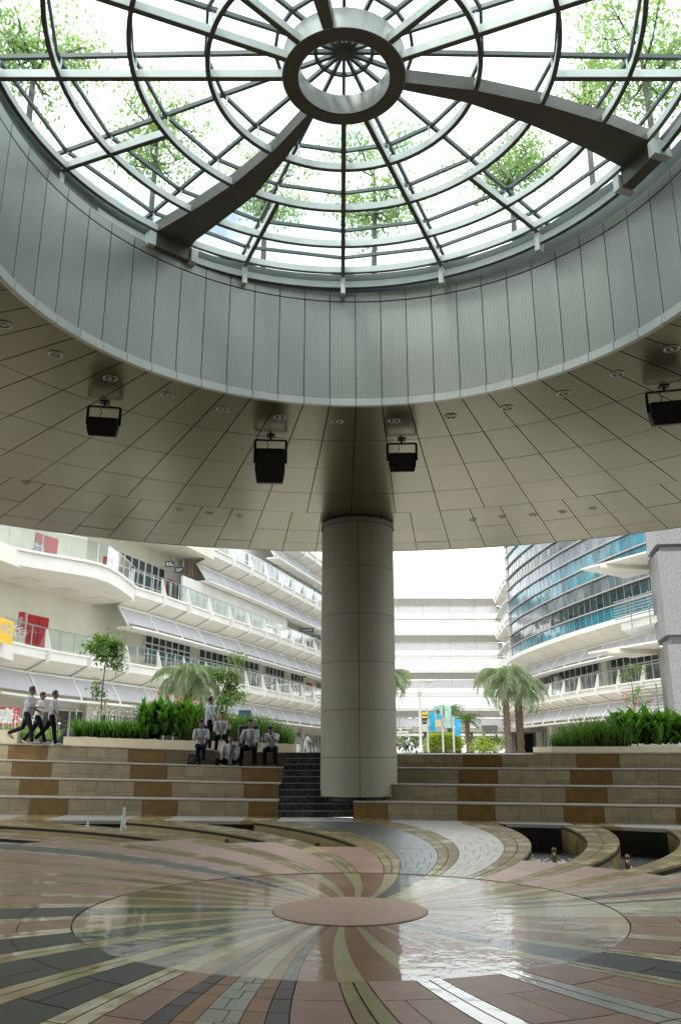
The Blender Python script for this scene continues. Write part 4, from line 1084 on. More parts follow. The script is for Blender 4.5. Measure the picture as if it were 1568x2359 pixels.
def crown_tree(name, label, base, h, cr, nleaf, lsz, trunk_r=.05, lm='leafA', cat='tree', ch=None, lean=0., group=None, bark='bark', aspect=1., branches=9, trunkh=.5, spread=.55):
    t = thing(name, label, cat, base, group); m = MB(); cm = MB(); ch = ch or cr
    top = Vector((lean, 0, h)); pts = [Vector((0,0,0)), Vector((lean*.3+rv(-.05,.05), rv(-.05,.05), h*trunkh*.6)), Vector((lean*.6, 0, h*trunkh)), top*.85, top]
    m.tube(pts, [trunk_r*1.2, trunk_r, trunk_r*.8, trunk_r*.5, trunk_r*.2], 6); tips = []
    for k in range(branches):
        f = rv(trunkh*.8, .95); p0 = pts[2].lerp(top, max(0, (f-trunkh)/(1-trunkh))); a = k*2.4+rv(-.4,.4)
        out = cr*rv(.6,1.)*math.sqrt(max(.15, 1-((f-.5-trunkh/2)/(.55*(1-trunkh)+.1))**2*.6))
        p2 = Vector((lean+math.cos(a)*out, math.sin(a)*out*aspect, min(h*1.0, p0.z+rv(.05,.4)*cr)))
        p1 = p0.lerp(p2, .5)+Vector((0,0,-.08*cr)); m.tube([p0,p1,p2], [trunk_r*.45,trunk_r*.3,trunk_r*.12], 4, False)
        tips += [(p2, .42), (p1, .4), (p1.lerp(p2,.5), .4)]
        for j in range(3):
            q = p1.lerp(p2, rv(.2,1))+Vector((rv(-1,1),rv(-1,1),rv(-.5,.9)))*cr*.38; m.tube([p1.lerp(p2,.4), q], [trunk_r*.2, trunk_r*.07], 3, False); tips.append((q, .34))
    tips.append((top, .4))
    for i in range(nleaf):
        c, sp = R_.choice(tips); v = Vector((R_.gauss(0,1), R_.gauss(0,1), R_.gauss(0,.8)))*cr*sp*spread
        p = c+v; d = Vector((rv(-1,1), rv(-1,1), rv(-.8,.5))); leaf(cm, p, d, lsz*rv(.7,1.25), lsz*rv(.4,.62))
    sub('trunk', m.mesh('trunk', M[bark], True), t); sub('crown', cm.mesh('crown', M[lm]), t)
    return t
# trees on the canopy roof, seen through the glass
ROOF = 9.35
for (px, py, y, cr, nl, lab) in [(85,115,12.8,1.25,2600,'roof tree at the top left beyond the skylight glass'),(362,318,16.3,1.3,2600,'roof tree behind the lower left of the skylight, left of the left tapered beam'),
    (612,425,17.6,1.05,1700,'small roof tree behind the glass just right of the left tapered beam'),(862,435,17.9,1.4,2800,'roof tree straight above the column behind the glass'),
    (1172,365,16.6,1.25,2500,'roof tree behind the glass left of the right tapered beam'),(1345,215,15.2,.8,900,'thin roof tree above the right tapered beam behind the glass'),(1475,115,13.2,1.35,2800,'roof tree at the top right beyond the skylight glass')]:
    c = at(px, py, y); top = c.z+cr*.75
    crown_tree('roof_tree', lab, (c.x, y, ROOF), top-ROOF, cr, nl, .11, .07, 'leafB', group='small trees on the canopy roof', bark='roofbark', trunkh=(c.z-cr*.55-ROOF)/(top-ROOF), branches=13, spread=.42)
# planter walls with their soil
def planter(name, label, pts, w, z0, z1):
    t = thing(name, label, 'planter', (pts[0][0], pts[0][1], z0)); m = MB(); mm = MB()
    for (x0, y0, zb0), (x1, y1, zb1) in zip(pts, pts[1:]):
        for a, b, tgt in ((0,.16,m),(w-.16,w,m)):
            tgt.hexa([(x0,y0+a,zb0+z0),(x1,y1+a,zb1+z0),(x1,y1+b,zb1+z0),(x0,y0+b,zb0+z0),(x0,y0+a,zb0+z1),(x1,y1+a,zb1+z1),(x1,y1+b,zb1+z1),(x0,y0+b,zb0+z1)])
        mm.hexa([(x0,y0+.14,zb0+z0),(x1,y1+.14,zb1+z0),(x1,y1+w-.1,zb1+z0),(x0,y0+w-.1,zb0+z0),(x0,y0+.14,zb0+z1-.06),(x1,y1+.14,zb1+z1-.06),(x1,y1+w-.1,zb1+z1-.06),(x0,y0+w-.1,zb0+z1-.06)])
    for (x, y, zb) in (pts[0], pts[-1]): m.box((x-.08,y+.002,zb+z0),(x+.08,y+w-.002,zb+z1-.002))
    m.build('planter_wall', M['planter'], t); mm.build('soil', M['soil'], t); return t
def gz_(x): return lvl(4, x)-1.6
def PX(px, py, F): return at(px, py, F).x
YL = 28.2
lx0, lx1 = PX(150,1720,YL), PX(676,1728,YL)
N_ = 10; lp = [(lx0+(lx1-lx0)*i/N_, YL, gz_(lx0+(lx1-lx0)*i/N_)) for i in range(N_+1)]
planter('planter', 'long low cream planter wall behind the left terrace, full of plants', lp, 2.6, 1.5, 1.6+.27)
fl0 = PX(-80,1700,30); fl1 = PX(34,1700,30)
planter('planter', 'short cream planter at the far left behind the walking people', [(fl0,30,gz_(fl0)),(fl1,30,gz_(fl1))], 2.2, 1.5, 2.05)
YR = 27.0; rx0 = PX(1276,1730,YR); rx1 = 16
planter('planter', 'cream planter wall on top of the right terrace below the cannas', [(rx0,YR,-.02),(rx1,YR,-.02)], 2.6, 1.5, 1.6+.20)
def bed(name, label, fn): m = MB(); fn(m); o = m.build(name, None); return o
def plants(name, label, cat, mt, x0, x1, y0, y1, z, n, h, w, droop, hv=.3, flowers=None, fm='flower', fsz=.09, zfun=None, ends=None):
    m = MB(); f = MB()
    for i in range(n):
        x, y = rv(x0, x1), rv(y0, y1); hh = h*rv(1-hv, 1+hv*.5)
        if ends: hh *= ends((x-x0)/(x1-x0))
        zb = z+(gz_(x) if zfun else 0); a = rv(0, 2*PI); d = Vector((math.cos(a), math.sin(a), 0))
        nb = 3 if w < .05 else 4
        for j in range(nb):
            a = rv(0, 2*PI); d = Vector((math.cos(a), math.sin(a), 0)); k = rv(.45,1)
            if w >= .06: # broad leaf on a stem, starting part way up
                s0 = Vector((x,y,zb+hh*rv(.1,.55))); blade(m, s0, d, hh*k*.62, w*rv(.7,1.2), droop*rv(.4,1.3))
            else: blade(m, Vector((x,y,zb)), d, hh*k, w*rv(.7,1.3), droop*rv(.5,1.4))
        if flowers and R_.random() < flowers:
            p = Vector((x,y,zb+hh*rv(.85,1.12))); f.tube([Vector((x,y,zb+hh*.5)), p], .008, 3, False)
            for j in range(5): leaf(f, p, Vector((rv(-1,1),rv(-1,1),rv(.1,1))), fsz*1.4, fsz)
    t = m.build(name, M[mt]); stuff(t); tag(t, label, cat)
    if f.v: o = f.build('blossoms', M[fm], t); stuff(o)
    return t
# left bed: low lilies, tall cannas, feathery hedge
xa = PX(120,1700,29); xb = PX(330,1700,29); xc = PX(455,1700,29); xd = PX(672,1700,29)
plants('lily_bed', 'dense bed of dark green strap leaves with white blooms on the left planter', 'plants', 'canna', lx0+.1, xb+.3, YL+.2, YL+2.3, 1.9, 560, .92, .055, .7, .35, .16, 'wflower', .05, True)
plants('lily_patch', 'pale green lily clump at the far left edge behind the walkers', 'plants', 'lily', fl0, PX(118,1700,30.5), 30.2, 32.0, 1.75, 300, .8, .045, .8, .35, .2, 'wflower', .07, True)
plants('canna_bed', 'tall broad-leaved cannas with orange flowers in the left planter', 'plants', 'canna', xb, xc, YL+.3, YL+2.3, 1.9, 420, 1.45, .19, .75, .3, .02, 'flower', .09, True)
plants('feathery_hedge', 'soft feathery green hedge behind the seated people', 'hedge', 'hedge', xc-.6, xd, YL+.2, YL+2.4, 1.9, 1700, 1.42, .030, .55, .3, None, zfun=True, ends=lambda f: (1.1-.2*f) if f < .7 else .96-(f-.7)*1.6)
# right bed
xe = PX(1290,1700,28); xf = PX(1420,1700,28)
plants('feathery_hedge', 'soft feathery dark green hedge left of the right-hand cannas', 'hedge', 'hedge', xe, xf+.2, YR+.2, YR+2.4, 1.75, 1300, 1.3, .030, .6, .3, ends=lambda f: .55+.5*min(1, f*2.5))
plants('canna_bed', 'tall bright green cannas with orange flowers below the granite tower', 'plants', 'canna', xf, 15, YR+.2, YR+2.4, 1.75, 760, 1.35, .19, .75, .3, .02, 'flower', .10)
def underbed(x0, x1, y0, y1, z0, z1, name='foliage_mass'):
    pass
# trees on the plaza
tr = at(228, 1700, 31.5); crown_tree('young_tree', 'slender young tree with bright leaves rising from the left lily bed', (tr.x, 31.2, 1.7), at(236,1470,31.2).z-1.7, .68, 1500, .17, .03, 'leafA', ch=.9, trunkh=.48, branches=10, lean=.12)
tr = at(520, 1700, 33); crown_tree('young_tree', 'leafy young tree right of the grey palm on the left', (tr.x, 33, 1.7), at(525,1515,33).z-1.7, .72, 1900, .15, .035, 'leafA', trunkh=.28, branches=12)
tr = at(1467, 1700, 31); crown_tree('young_tree', 'thin sparse sapling before the granite tower', (tr.x, 31, 1.6), at(1467,1528,31).z-1.6, .42, 420, .11, .02, 'leafA', trunkh=.45, branches=9)
def palm(label, px, pbot, F, py_crown, cr, nf, tr_=.16, stiff=0., lm='leafpalm', leafd=70, group='palms on the plaza', ll=.24):
    b = at(px, 1700, F); zc = at(px, py_crown, F).z; t = thing('palm_tree', label, 'palm tree', (b.x, F, 1.6), group); h = zc-1.6
    m = MB(); n = 14; m.tube([(0,0,h*i/n) for i in range(n+1)], [tr_*(1.25 if i == 0 else 1+.07*(-1)**i) for i in range(n+1)], 10)
    for k in range(60):   # old frond stubs
        a = k*2.4; z = h*(.25+.75*k/60); p = Vector((math.cos(a)*tr_*.9, math.sin(a)*tr_*.9, z)); m.bar(p, p*1+Vector((math.cos(a)*.05, math.sin(a)*.05, .12)), .06, .04)
    sub('trunk', m.mesh('trunk', M['bark']), t)
    variants = []
    for v in range(3):
        m = MB(); e0 = [1.15,.75,.3][v]; pts = []; p = Vector((0,0,0)); e = e0; L_ = cr*(1.25 if v < 2 else 1.1); ns = 10
        for i in range(ns+1):
            pts.append(p.copy()); p = p+Vector((math.cos(e),0,math.sin(e)))*L_/ns; e -= (.26-.12*stiff)
        m.tube(pts, [.03*(1-i/ns)+.006 for i in range(ns+1)], 4, False)
        for i in range(leafd*2):
            f = .12+.88*(i//2)/leafd; g = f*ns; k = min(ns-1, int(g)); q = pts[k].lerp(pts[k+1], g-k); tg = (pts[k+1]-pts[k]).normalized()
            s_ = 1 if i % 2 else -1; l = ll*cr*(1.2-.75*abs(f-.4))*rv(.8,1.1)
            d = (Vector((0,s_,0))*rv(.3,1)+tg*rv(.2,.8)+Vector((0,0,-.3-.5*f+.5*stiff+rv(-.6,.45)))).normalized()
            w = tg*.012*cr/1.6; e_ = q+d*l; m.add([q-w, q+w, q+d*l*.6+w*.7-Vector((0,0,.0)), e_-Vector((0,0,l*.18))], [(0,1,2),(0,2,3)])
        variants.append(m.mesh('frond', M[lm]))
    for k in range(nf):
        v = 0 if k < nf*.3 else (1 if k < nf*.7 else 2)
        o = sub('frond', variants[v], t, (0,0,h-.04*v), k*2.39996+rv(-.15,.15)); o.rotation_euler.y = rv(-.14,.14); s_ = rv(.88,1.08); o.scale = (s_,s_,s_)
    return t
palm('grey-green feathery palm standing behind the left planter', 427, 1700, 33, 1568, 1.5, 34)
palm('tall slender palm, left one of the pair beside the right building', 1169, 1733, 46, 1565, 1.85, 34, .17)
palm('thick-trunked palm, right one of the pair beside the right building', 1198, 1733, 48, 1585, 1.85, 32, .21)
palm('small dark palm far off behind the blue banner', 1077, 1733, 70, 1660, 1.25, 22, .17, .5, 'leafA', 20)
palm('palm half hidden behind the banners', 1036, 1733, 75, 1640, 1.5, 22, .22, .3, 'leafA', 20)
palm('palm mostly hidden behind the column, its fronds showing at the right', 898, 1733, 46, 1565, 1.45, 30, .17)
# clipped yellow-green hedge and far trees
m = MB(); c0 = at(985,1733,58); c1 = at(1066,1733,58)
for i in range(4200):
    x = rv(c0.x, c1.x); yy = rv(58,60); f = (x-c0.x)/(c1.x-c0.x); z = 1.6+1.25*rv(0,1)**.6*(1-.25*max(0, abs(f-.5)*2-.75)/.25*1.6)
    leaf(m, Vector((x,yy,z)), Vector((rv(-1,1),rv(-1,.3),rv(-.3,1))), .17, .11)
t = m.build('clipped_hedge', M['yhedge']); tag(t, 'bright yellow-green clipped hedge under the banners', 'hedge'); stuff(t)
m = MB(); c0 = at(1115,1733,60)
for i in range(700): leaf(m, Vector((c0.x+R_.gauss(0,.5), 60+R_.gauss(0,.4), 1.6+abs(R_.gauss(0,.5)))), Vector((rv(-1,1),rv(-1,.3),rv(-.3,1))), .2, .12)
t = m.build('shrub', M['yhedge']); tag(t, 'low green shrub right of the clipped hedge', 'shrub')
m = MB()
for i in range(26):
    cx_ = -14+i*2.1+rv(-.5,.5); cy_ = rv(132,150); hh = rv(3.5,7); r = rv(2.2,3.4)
    for j in range(420):
        v = Vector((R_.gauss(0,1),R_.gauss(0,1),R_.gauss(0,1))).normalized()*rv(.55,1)
        leaf(m, Vector((cx_+v.x*r, cy_+v.y*r, max(1.7, 1.6+hh*.55+v.z*hh*.5))), Vector((rv(-1,1),rv(-1,1),rv(-1,1))), .8, .5)
t = m.build('far_trees', M['fartree']); stuff(t); tag(t, 'pale green mass of trees in the distance under the footbridges', 'trees')

# ================================================================== STREET FURNITURE
def lamp(px, F, ptop, label, hd):
    b = at(px, 1733, F); zt = at(px, ptop, F).z; t = thing('lamp_post', label, 'lamp post', (b.x, F, 1.6), None); h = zt-1.6
    m = MB(); m.tube([(0,0,0),(0,0,h)], [.09,.06], 8); m.tube([(0,0,0),(0,0,h*.12)], [.13,.13], 8); sub('pole', m.mesh('pole', M['pole']), t)
    if hd:
        m = MB(); m.lathe((0,0,h), [(.08,-.2),(.13,0),(.08,.12)], 10)
        for a in range(3): m.bar((0,0,h), (.8*math.cos(a*2.1+.3), .8*math.sin(a*2.1+.3), h+.75), .025, .025)
        sub('lamp_arms', m.mesh('lamp_arms', M['pole']), t)
        m = MB(); m.lathe((0,0,h+.75), [(0,.1),(.9,.0),(.92,-.04),(0,-.02)], 20); sub('reflector_dish', m.mesh('reflector_dish', M['white'], True), t)
    return t
lamp(969.5, 52, 1597, 'pale lamp post with a wide dish reflector left of the banners', True)
def banner_post(px, F, ptop, label, ban):
    b = at(px, 1733, F); zt = at(px, ptop, F).z; t = thing('banner_post', label, 'banner post', (b.x, F, 1.6), 'posts carrying banners'); h = zt-1.6
    m = MB(); m.tube([(0,0,0),(0,0,h)], .06, 8); m.bar((-.35,0,h), (.35,0,h), .04, .04); sub('pole', m.mesh('pole', M['pole']), t)
    for (x0,y0,x1,y1,mt,desc) in ban:
        p, q = at(x0,y0,F), at(x1,y1,F); m = MB(); N = 6; w = q.x-p.x
        for i in range(N):
            a, c = i/N, (i+1)/N; da, dc = .06*math.sin(a*7), .06*math.sin(c*7); o_ = Vector((b.x,F,1.6))
            m.hexa([Vector(v)-o_ for v in [(p.x,F-.03+da,p.z+(q.z-p.z)*c),(q.x,F-.03-da,p.z+(q.z-p.z)*c),(q.x,F-.02-da,p.z+(q.z-p.z)*c),(p.x,F-.02+da,p.z+(q.z-p.z)*c),
                    (p.x,F-.03+da,p.z+(q.z-p.z)*a),(q.x,F-.03-da,p.z+(q.z-p.z)*a),(q.x,F-.02-da,p.z+(q.z-p.z)*a),(p.x,F-.02+da,p.z+(q.z-p.z)*a)]])
        o = sub('banner', m.mesh('banner', M[mt]), t, label=desc)
        def strip(nm, fx0, fx1, fz0, fz1, mt2, off=.04):
            m = MB(); o_ = Vector((b.x,F,1.6)); m.box((p.x+w*fx0-o_.x, -.1-off, p.z+(q.z-p.z)*fz1-o_.z), (p.x+w*fx1-o_.x, -.1-off+.01, p.z+(q.z-p.z)*fz0-o_.z)); oo = m.mesh(nm, M[mt2]); c = bpy.data.objects.new(nm, oo); COL.objects.link(c); c.parent = o
        if 'list' in desc:
            for k in range(9): strip('text_line', .15, rv(.7,.9), .05+.1*k, .05+.1*k+.025, 'signtext'); 
        if 'yellow' in desc:
            strip('panel', 0, 1, 0, .3, 'yellow'); strip('stripe', 0, 1, .14, .19, 'blk', .05); strip('panel', 0, 1, .62, 1, 'lampring')
            for k in range(5): strip('dot', .1+.18*k, .2+.18*k, .45, .5, 'yellow', .05)
        if 'scene' in desc:
            strip('panel', .0, .9, .62, .95, 'lampring'); strip('panel', .2, .7, .2, .35, 'leafA', .05); strip('panel', .35, .95, .42, .6, 'cyan', .05); strip('panel', .1, .5, .7, .9, 'yellow', .06)
banner_post(986, 54, 1632, 'thin post with a yellow-and-black banner and a bright blue banner', [(971,1641,984.5,1685,'sign','yellow and black banner with spots'),(988,1641,1003,1685,'cyan','bright blue banner')])
banner_post(1021, 53, 1617, 'tallest banner post with a pictorial banner and a pale green text banner', [(1000,1626,1017.5,1677,'palegreen','pale banner with a scene on it'),(1023,1624,1040,1677,'palegreen','pale green banner with a list of lines')])
banner_post(1046, 56, 1652, 'thin post with a blue banner beside the small palm', [(1047,1656,1061,1695,'cyan','bright blue banner')])
# blue notice board and black equipment case by the planter
b = at(564, 1700, 31); t = thing('notice_board', 'plain blue notice board standing behind the hedge', 'notice board', (b.x, 31, 1.6)); p, q = at(549.5,1636,31), at(578,1662,31)
m = MB(); m.box((p.x-b.x,-.03,q.z-1.6-.4), (q.x-b.x,.03,p.z-1.6)); sub('board', m.mesh('board', M['blue']), t)
m = MB(); m.box((-.3,-.02,0),(-.25,.02,1.2)); m.box((.25,-.02,0),(.3,.02,1.2)); sub('leg', m.mesh('leg', M['steel']), t)
p, q = at(552,1672,27.6), at(596,1730,27.6); zb = gz_(p.x)+1.6; t = thing('equipment_case', 'tall black wheeled case with metal edges behind the seated people', 'case', ((p.x+q.x)/2, 27.6, zb)); w = (q.x-p.x)/2; hh = p.z-zb
m = MB(); m.box((-w,-.22,.12), (w,.22,hh)); sub('body', m.mesh('body', M['blk']), t)
m = MB()
for x in (-w, w): m.bar((x,-.225,.12), (x,-.225,hh), .03, .03)
m.bar((-w,-.225,hh), (w,-.225,hh), .04, .03); sub('edge_profile', m.mesh('edge_profile', M['steel']), t)
m = MB()
for x in (-w*.8, w*.8): m.tube([(x-.02,0,.06),(x+.02,0,.06)], .06, 10)
sub('wheels', m.mesh('wheels', M['bag']), t)
m = MB(); m.box((w*.6,-.235,hh*.5), (w*.9,-.222,hh*.6)); sub('label_plate', m.mesh('label_plate', M['cyan']), t)
b = at(12,1640,36.5); t = thing('vending_cabinet', 'red and white cabinet against the wall at the far left edge', 'cabinet', (b.x, 36.5, 1.7)); zt = at(12,1630,36.5).z-1.7
m = MB(); m.box((-.7,-.3,0), (.55,.3,zt)); sub('body', m.mesh('body', M['redpaint']), t); m = MB(); m.box((-.6,-.32,zt*.62), (.45,-.3,zt*.95)); sub('display', m.mesh('display', M['white']), t); m = MB(); m.box((-.5,-.32,.3), (.35,-.3,zt*.55)); sub('front_panel', m.mesh('front_panel', M['rib']), t)
def bin_(px, F, label, h=.9, w=.55):
    b = at(px,1733,F); t = thing('litter_bin', label, 'bin', (b.x, F, 1.6)); m = MB(); m.hexa([(-w*.42,-w*.42,0),(w*.42,-w*.42,0),(w*.42,w*.42,0),(-w*.42,w*.42,0),(-w/2,-w/2,h),(w/2,-w/2,h),(w/2,w/2,h),(-w/2,w/2,h)]); sub('body', m.mesh('body', M['channel']), t)
    m = MB(); m.box((-w*.54,-w*.54,h), (w*.54,w*.54,h+.07)); sub('lid', m.mesh('lid', M['bag']), t)
bin_(684, 52, 'dark litter bin beside the stooping person in white'); bin_(692, 60, 'smaller grey bin behind the dark bin', .8, .5)
# parked trolley / bicycles rack area under the right bridge
b = at(1128,1733,62); t = thing('service_trolley', 'dark service trolley with a hooped handle left of the palms', 'trolley', (b.x, 62, 1.6))
m = MB(); m.box((-.7,-.4,.5), (.7,.4,1.0)); sub('body', m.mesh('body', M['bag']), t); m = MB(); m.box((-.45,-.3,1.3), (.6,.3,1.9)); m.box((-.4,-.25,1.0),(-.34,.25,1.3)); m.box((.5,-.25,1.0),(.56,.25,1.3)); sub('upper_box', m.mesh('upper_box', M['channel']), t)
for x in (-.45,.45): m = MB(); m.tube([(x-.0,-.42,.28+.0),(x+.0,-.36,.28)], .28, 12); sub('wheel', m.mesh('wheel', M['rib']), t)

# ================================================================== WATER JETS
for i, (px, py, jet, w) in enumerate([(32,1930,0,'at the far left'),(200,1918,.45,'with a small splash left of the tall jet'),(282,1926,1,'under the tallest white jet'),(521,1934,0,'in the middle left pool'),(730,1940,0,'in the pool left of the grey walkway'),(1277,1985,0,'in the first pool right of the walkway'),(1446,2003,0,'in the second pool right of the walkway')]):
    right = px > 1000; zb = -.56
    p = atz(px, py, -.5 if right else -.12)
    t = thing('fountain_nozzle', 'bronze fountain nozzle %s' % w, 'fountain nozzle', (p.x, p.y, zb), 'fountain nozzles in the pools'); hh = .24 if right else .38
    m = MB(); m.tube([(0,0,0),(0,0,hh)], [.05,.04], 8); m.sphere((0,0,hh+.03), .055, 8, 6); sub('nozzle', m.mesh('nozzle', M['bronze'], True), t)
    if jet:
        m = MB(); H_ = .62*jet
        for k in range(int(90*jet)):
            f = R_.random(); r = .015+.07*(1-f); a = rv(0,6.3); q = Vector((r*math.cos(a)*rv(0,1.2), r*math.sin(a)*rv(0,1.2), hh+f*H_)); m.sphere(q, (rv(.008,.02), rv(.008,.02), rv(.015,.05)), 5, 4)
        m.tube([(0,0,hh),(0,0,hh+H_*.5),(.005,0,hh+H_*.97)], [.022,.035,.01], 6); w_ = sub('water_jet', m.mesh('water_jet', M['foam'], True), t)
    m = MB()
    for k in range(260 if right else 60):
        a = rv(0,6.3); r = abs(R_.gauss(0,.5)); m.sphere((r*math.cos(a)*1.3, r*math.sin(a)*.8, rv(-.0,.035)), (rv(.01,.06), rv(.01,.04), rv(.008,.03)), 5, 4)
    o = sub('splashes', m.mesh('splashes', M['foam'], True), t); stuff(o)

#@@PART5
# ================================================================== PEOPLE
def remesh(m, name, vox, mt, par, smooth=3):
    o = m.build('tmp', mt); md = o.modifiers.new('r', 'REMESH'); md.mode = 'VOXEL'; md.voxel_size = vox; md.use_smooth_shade = True
    s2 = o.modifiers.new('s', 'SMOOTH'); s2.iterations = smooth; s2.factor = .5
    dg = bpy.context.evaluated_depsgraph_get(); me = bpy.data.meshes.new_from_object(o.evaluated_get(dg)); me.name = name
    old = o.data; bpy.data.objects.remove(o); bpy.data.meshes.remove(old)
    if not me.materials: me.materials.append(mt)
    return sub(name, me, par)
def limb(m, pts, rad_, n=8):
    m.tube(pts, rad_, n)
    for p, r in ((pts[0], rad_[0]), (pts[-1], rad_[-1])): m.sphere(p, r*.98, 8, 6)
def person(label, loc, heading, legs, arms, pz=.90, lean=0., headp=0., h=1.7, hd_turn=0., shoe='shoe', shirt='shirt', trousers='trousers', group=None, twist=0., cat='person', side=0.):
    s = h/1.72; t = thing('person', label, cat, loc, group); t.rotation_euler = (0,0,-heading); t.scale = (s,s,s)
    V = Vector; P = V((0,0,pz)); td = V((side, math.sin(lean), math.cos(lean))).normalized(); up = td
    chest = P+td*.30; neck = P+td*.50; hdv = V((side*.5, math.sin(lean*.6+headp), math.cos(lean*.6+headp))).normalized(); hc = neck+hdv*.165
    b = MB(); sh = MB(); tr = MB(); shoes = []
    limb(b, [P, P+td*.15, chest, P+td*.44], [.125,.115,.13,.10]); b.tube([P+td*.42, neck+hdv*.08], [.07,.052], 8)
    b.sphere(hc, (.075,.095,.112), 14, 12)
    fw = V((math.sin(hd_turn), math.cos(hd_turn)*math.cos(headp+lean*.6), -math.sin(headp+lean*.6))).normalized(); rt = fw.cross(hdv).normalized()
    b.sphere(hc+fw*.098-hdv*.012, (.014,.02,.022), 6, 5); b.sphere(hc+fw*.062-hdv*.085, (.03,.03,.024), 6, 5)
    for q in (-1,1): b.sphere(hc+rt*.076*q-hdv*.01, (.014,.022,.03), 6, 5)
    limb(sh, [P-td*.03, P+td*.14, chest, P+td*.42], [.155,.148,.165,.125]); sh.tube([P+td*.42, neck+td*.015], [.12,.07], 10)
    shs = [P+td*.435+V((q*.175,0,0)) for q in (-1,1)]
    limb(sh, [shs[0], shs[1]], [.072,.072])
    for q, (a, bend, ab, inn) in zip((-1,1), arms):
        s0 = shs[0 if q < 0 else 1]; u = V((q*ab, math.sin(a), -math.cos(a))).normalized(); e = s0+u*.285
        f = V((-q*inn, math.sin(a+bend), -math.cos(a+bend))).normalized(); wv = e+f*.25
        limb(b, [s0, s0+u*.14, e, e+f*.12, wv], [.052,.046,.038,.038,.026]); limb(sh, [s0, s0+u*.23], [.075,.072])
        limb(b, [wv, wv+f*.085], [.03,.034], 6); sd = f.cross(V((0,0,1))); sd = sd.normalized() if sd.length > .1 else V((1,0,0)); dn = f.cross(sd).normalized()
        for k, fl in enumerate((.068,.078,.072,.056)):
            r0 = wv+f*.085+sd*(.024-.016*k); b.tube([r0, r0+f*fl*.5+dn*.006, r0+f*fl*.85+dn*.025], [.0095,.009,.007], 5)
        r0 = wv+f*.03+sd*.03; b.tube([r0, r0+f*.035+sd*.02, r0+f*.065+sd*.02], [.011,.01,.008], 5)
    limb(tr, [P+V((0,0,.08)), P-V((0,0,.03))], [.138,.14]); feet = []
    for q, (a, bend, ab) in zip((-1,1), legs):
        h0 = P+V((q*.085,0,-.02)); d = V((q*ab, math.sin(a), -math.cos(a))).normalized(); k = h0+d*.42; c = a-bend; d2 = V((q*ab*.2, math.sin(c), -math.cos(c))).normalized(); an = k+d2*.41
        limb(b, [h0, k, an], [.075,.052,.036]); limb(tr, [h0, h0+d*.2, k, k+d2*.2, an-d2*.02], [.10,.094,.072,.066,.06])
        fa = -(.0 if c > -.6 else .7); ft = V((0, math.cos(fa), math.sin(fa))); m = MB(); hl = an-V((0,0,.035))-ft*.05
        m.tube([hl, hl+ft*.06, hl+ft*.16, hl+ft*.23, hl+ft*.26], [.038,.045,.046,.038,.018], 8, sq=.9); limb(b, [an, hl+ft*.04], [.036,.03], 6); shoes.append(m)
    body = remesh(b, 'body', .014, M['skin'], t, 1)
    remesh(sh, 'shirt', .02, M[shirt], t, 2); remesh(tr, 'trousers', .02, M[trousers], t, 2)
    for m in shoes: sub('shoe', m.mesh('shoe', M[shoe], True), t)
    m = MB(); m.sphere(hc+hdv*.03-fw*.018, (.086,.098,.10), 12, 10); hv = []
    hm = MB()
    # hair: the cap without the face side
    keep = {}
    for i, v in enumerate(m.v):
        q = V(v)-hc
        if q.dot(fw) > .045 and q.dot(hdv) < .075: continue
        if q.dot(hdv) < -.06: continue
        keep[i] = len(hm.v); hm.v.append(v)
    for f in m.f:
        if all(i in keep for i in f): hm.f.append(tuple(keep[i] for i in f))
    for k in range(60):
        a = rv(0,6.3); e = rv(.2,1.4); p = hc+hdv*(.03+.10*math.sin(e))+(rt*math.cos(a)+fw*(math.sin(a)-.25))*.085*math.cos(e); hm.sphere(p, (.016,.016,.012), 4, 3)
    sub('hair', hm.mesh('hair', M['hair'], True), t)
    return t
D = math.radians
def on(px, py, F, z): v = at(px, py, F); return (v.x, F, z)
zt = lambda px, F: lvl(4, at(px, 1720, F).x)
Rgt = D(90)   # heading: 0 = away from camera, 90 deg = to the right
# heading uses rotation -heading about z, y axis is forward
person('man in white shirt striding right, leftmost of the three walkers', on(58,1700,25.6,zt(58,25.6)-.01), D(86), [(D(-20),D(50),0.05),(D(22),D(10),0.05)], [(D(10),D(55),.1,.0),(D(20),D(70),.1,.0)], .88, D(6), D(4), 1.76, trousers='trousers2')
person('man behind the leftmost walker holding a pale folder', on(84,1700,26.3,zt(84,26.3)-.01), D(88), [(D(-24),D(16),.05),(D(26),D(8),.05)], [(D(14),D(60),.1,.0),(D(24),D(62),.1,.0)], .86, D(5), D(8), 1.66)
v = at(102, 1638, 26.2); m = MB(); m.box((v.x-.14, 26.0, v.z-.03), (v.x+.16, 26.25, v.z+.03)); tag(m.build('folder', M['lampring']), 'pale folder held out by the middle walker', 'folder')
person('man in white shirt walking ahead with his face turned, rightmost walker', on(117,1700,25.7,zt(117,25.7)-.01), D(84), [(D(-30),D(14),.05),(D(14),D(4),.05)], [(D(-8),D(12),.12,.0),(D(12),D(22),.1,.0)], .88, D(2), D(0), 1.66, hd_turn=D(10))
person('man standing on the terrace edge above the seated group, facing right', on(480,1700,27.2,zt(480,27.2)), D(72), [(D(-3),D(4),.06),(D(5),D(6),.06)], [(D(8),D(30),.1,.1),(D(18),D(30),.1,.1)], .91, D(3), D(2), 1.68, shirt='shirt2')
S_ = lambda px, F: zt(px, F)
sit = [(D(84),D(80),.16),(D(84),D(76),.16)]
YE = lambda px: TY(at(px,1720,25.2).x)+3*TREAD
def seated(label, px, heading, legs, arms, lean, headp, back=.12, pz=None, dz=0., h=1.66, shoe='darkshoe', ht=0.):
    y = YE(px)+back; return person(label, on(px,1715,y,S_(px,y)-.0+dz), heading, legs, arms, .13 if pz is None else pz, lean, headp, h, ht, shoe, group=None)
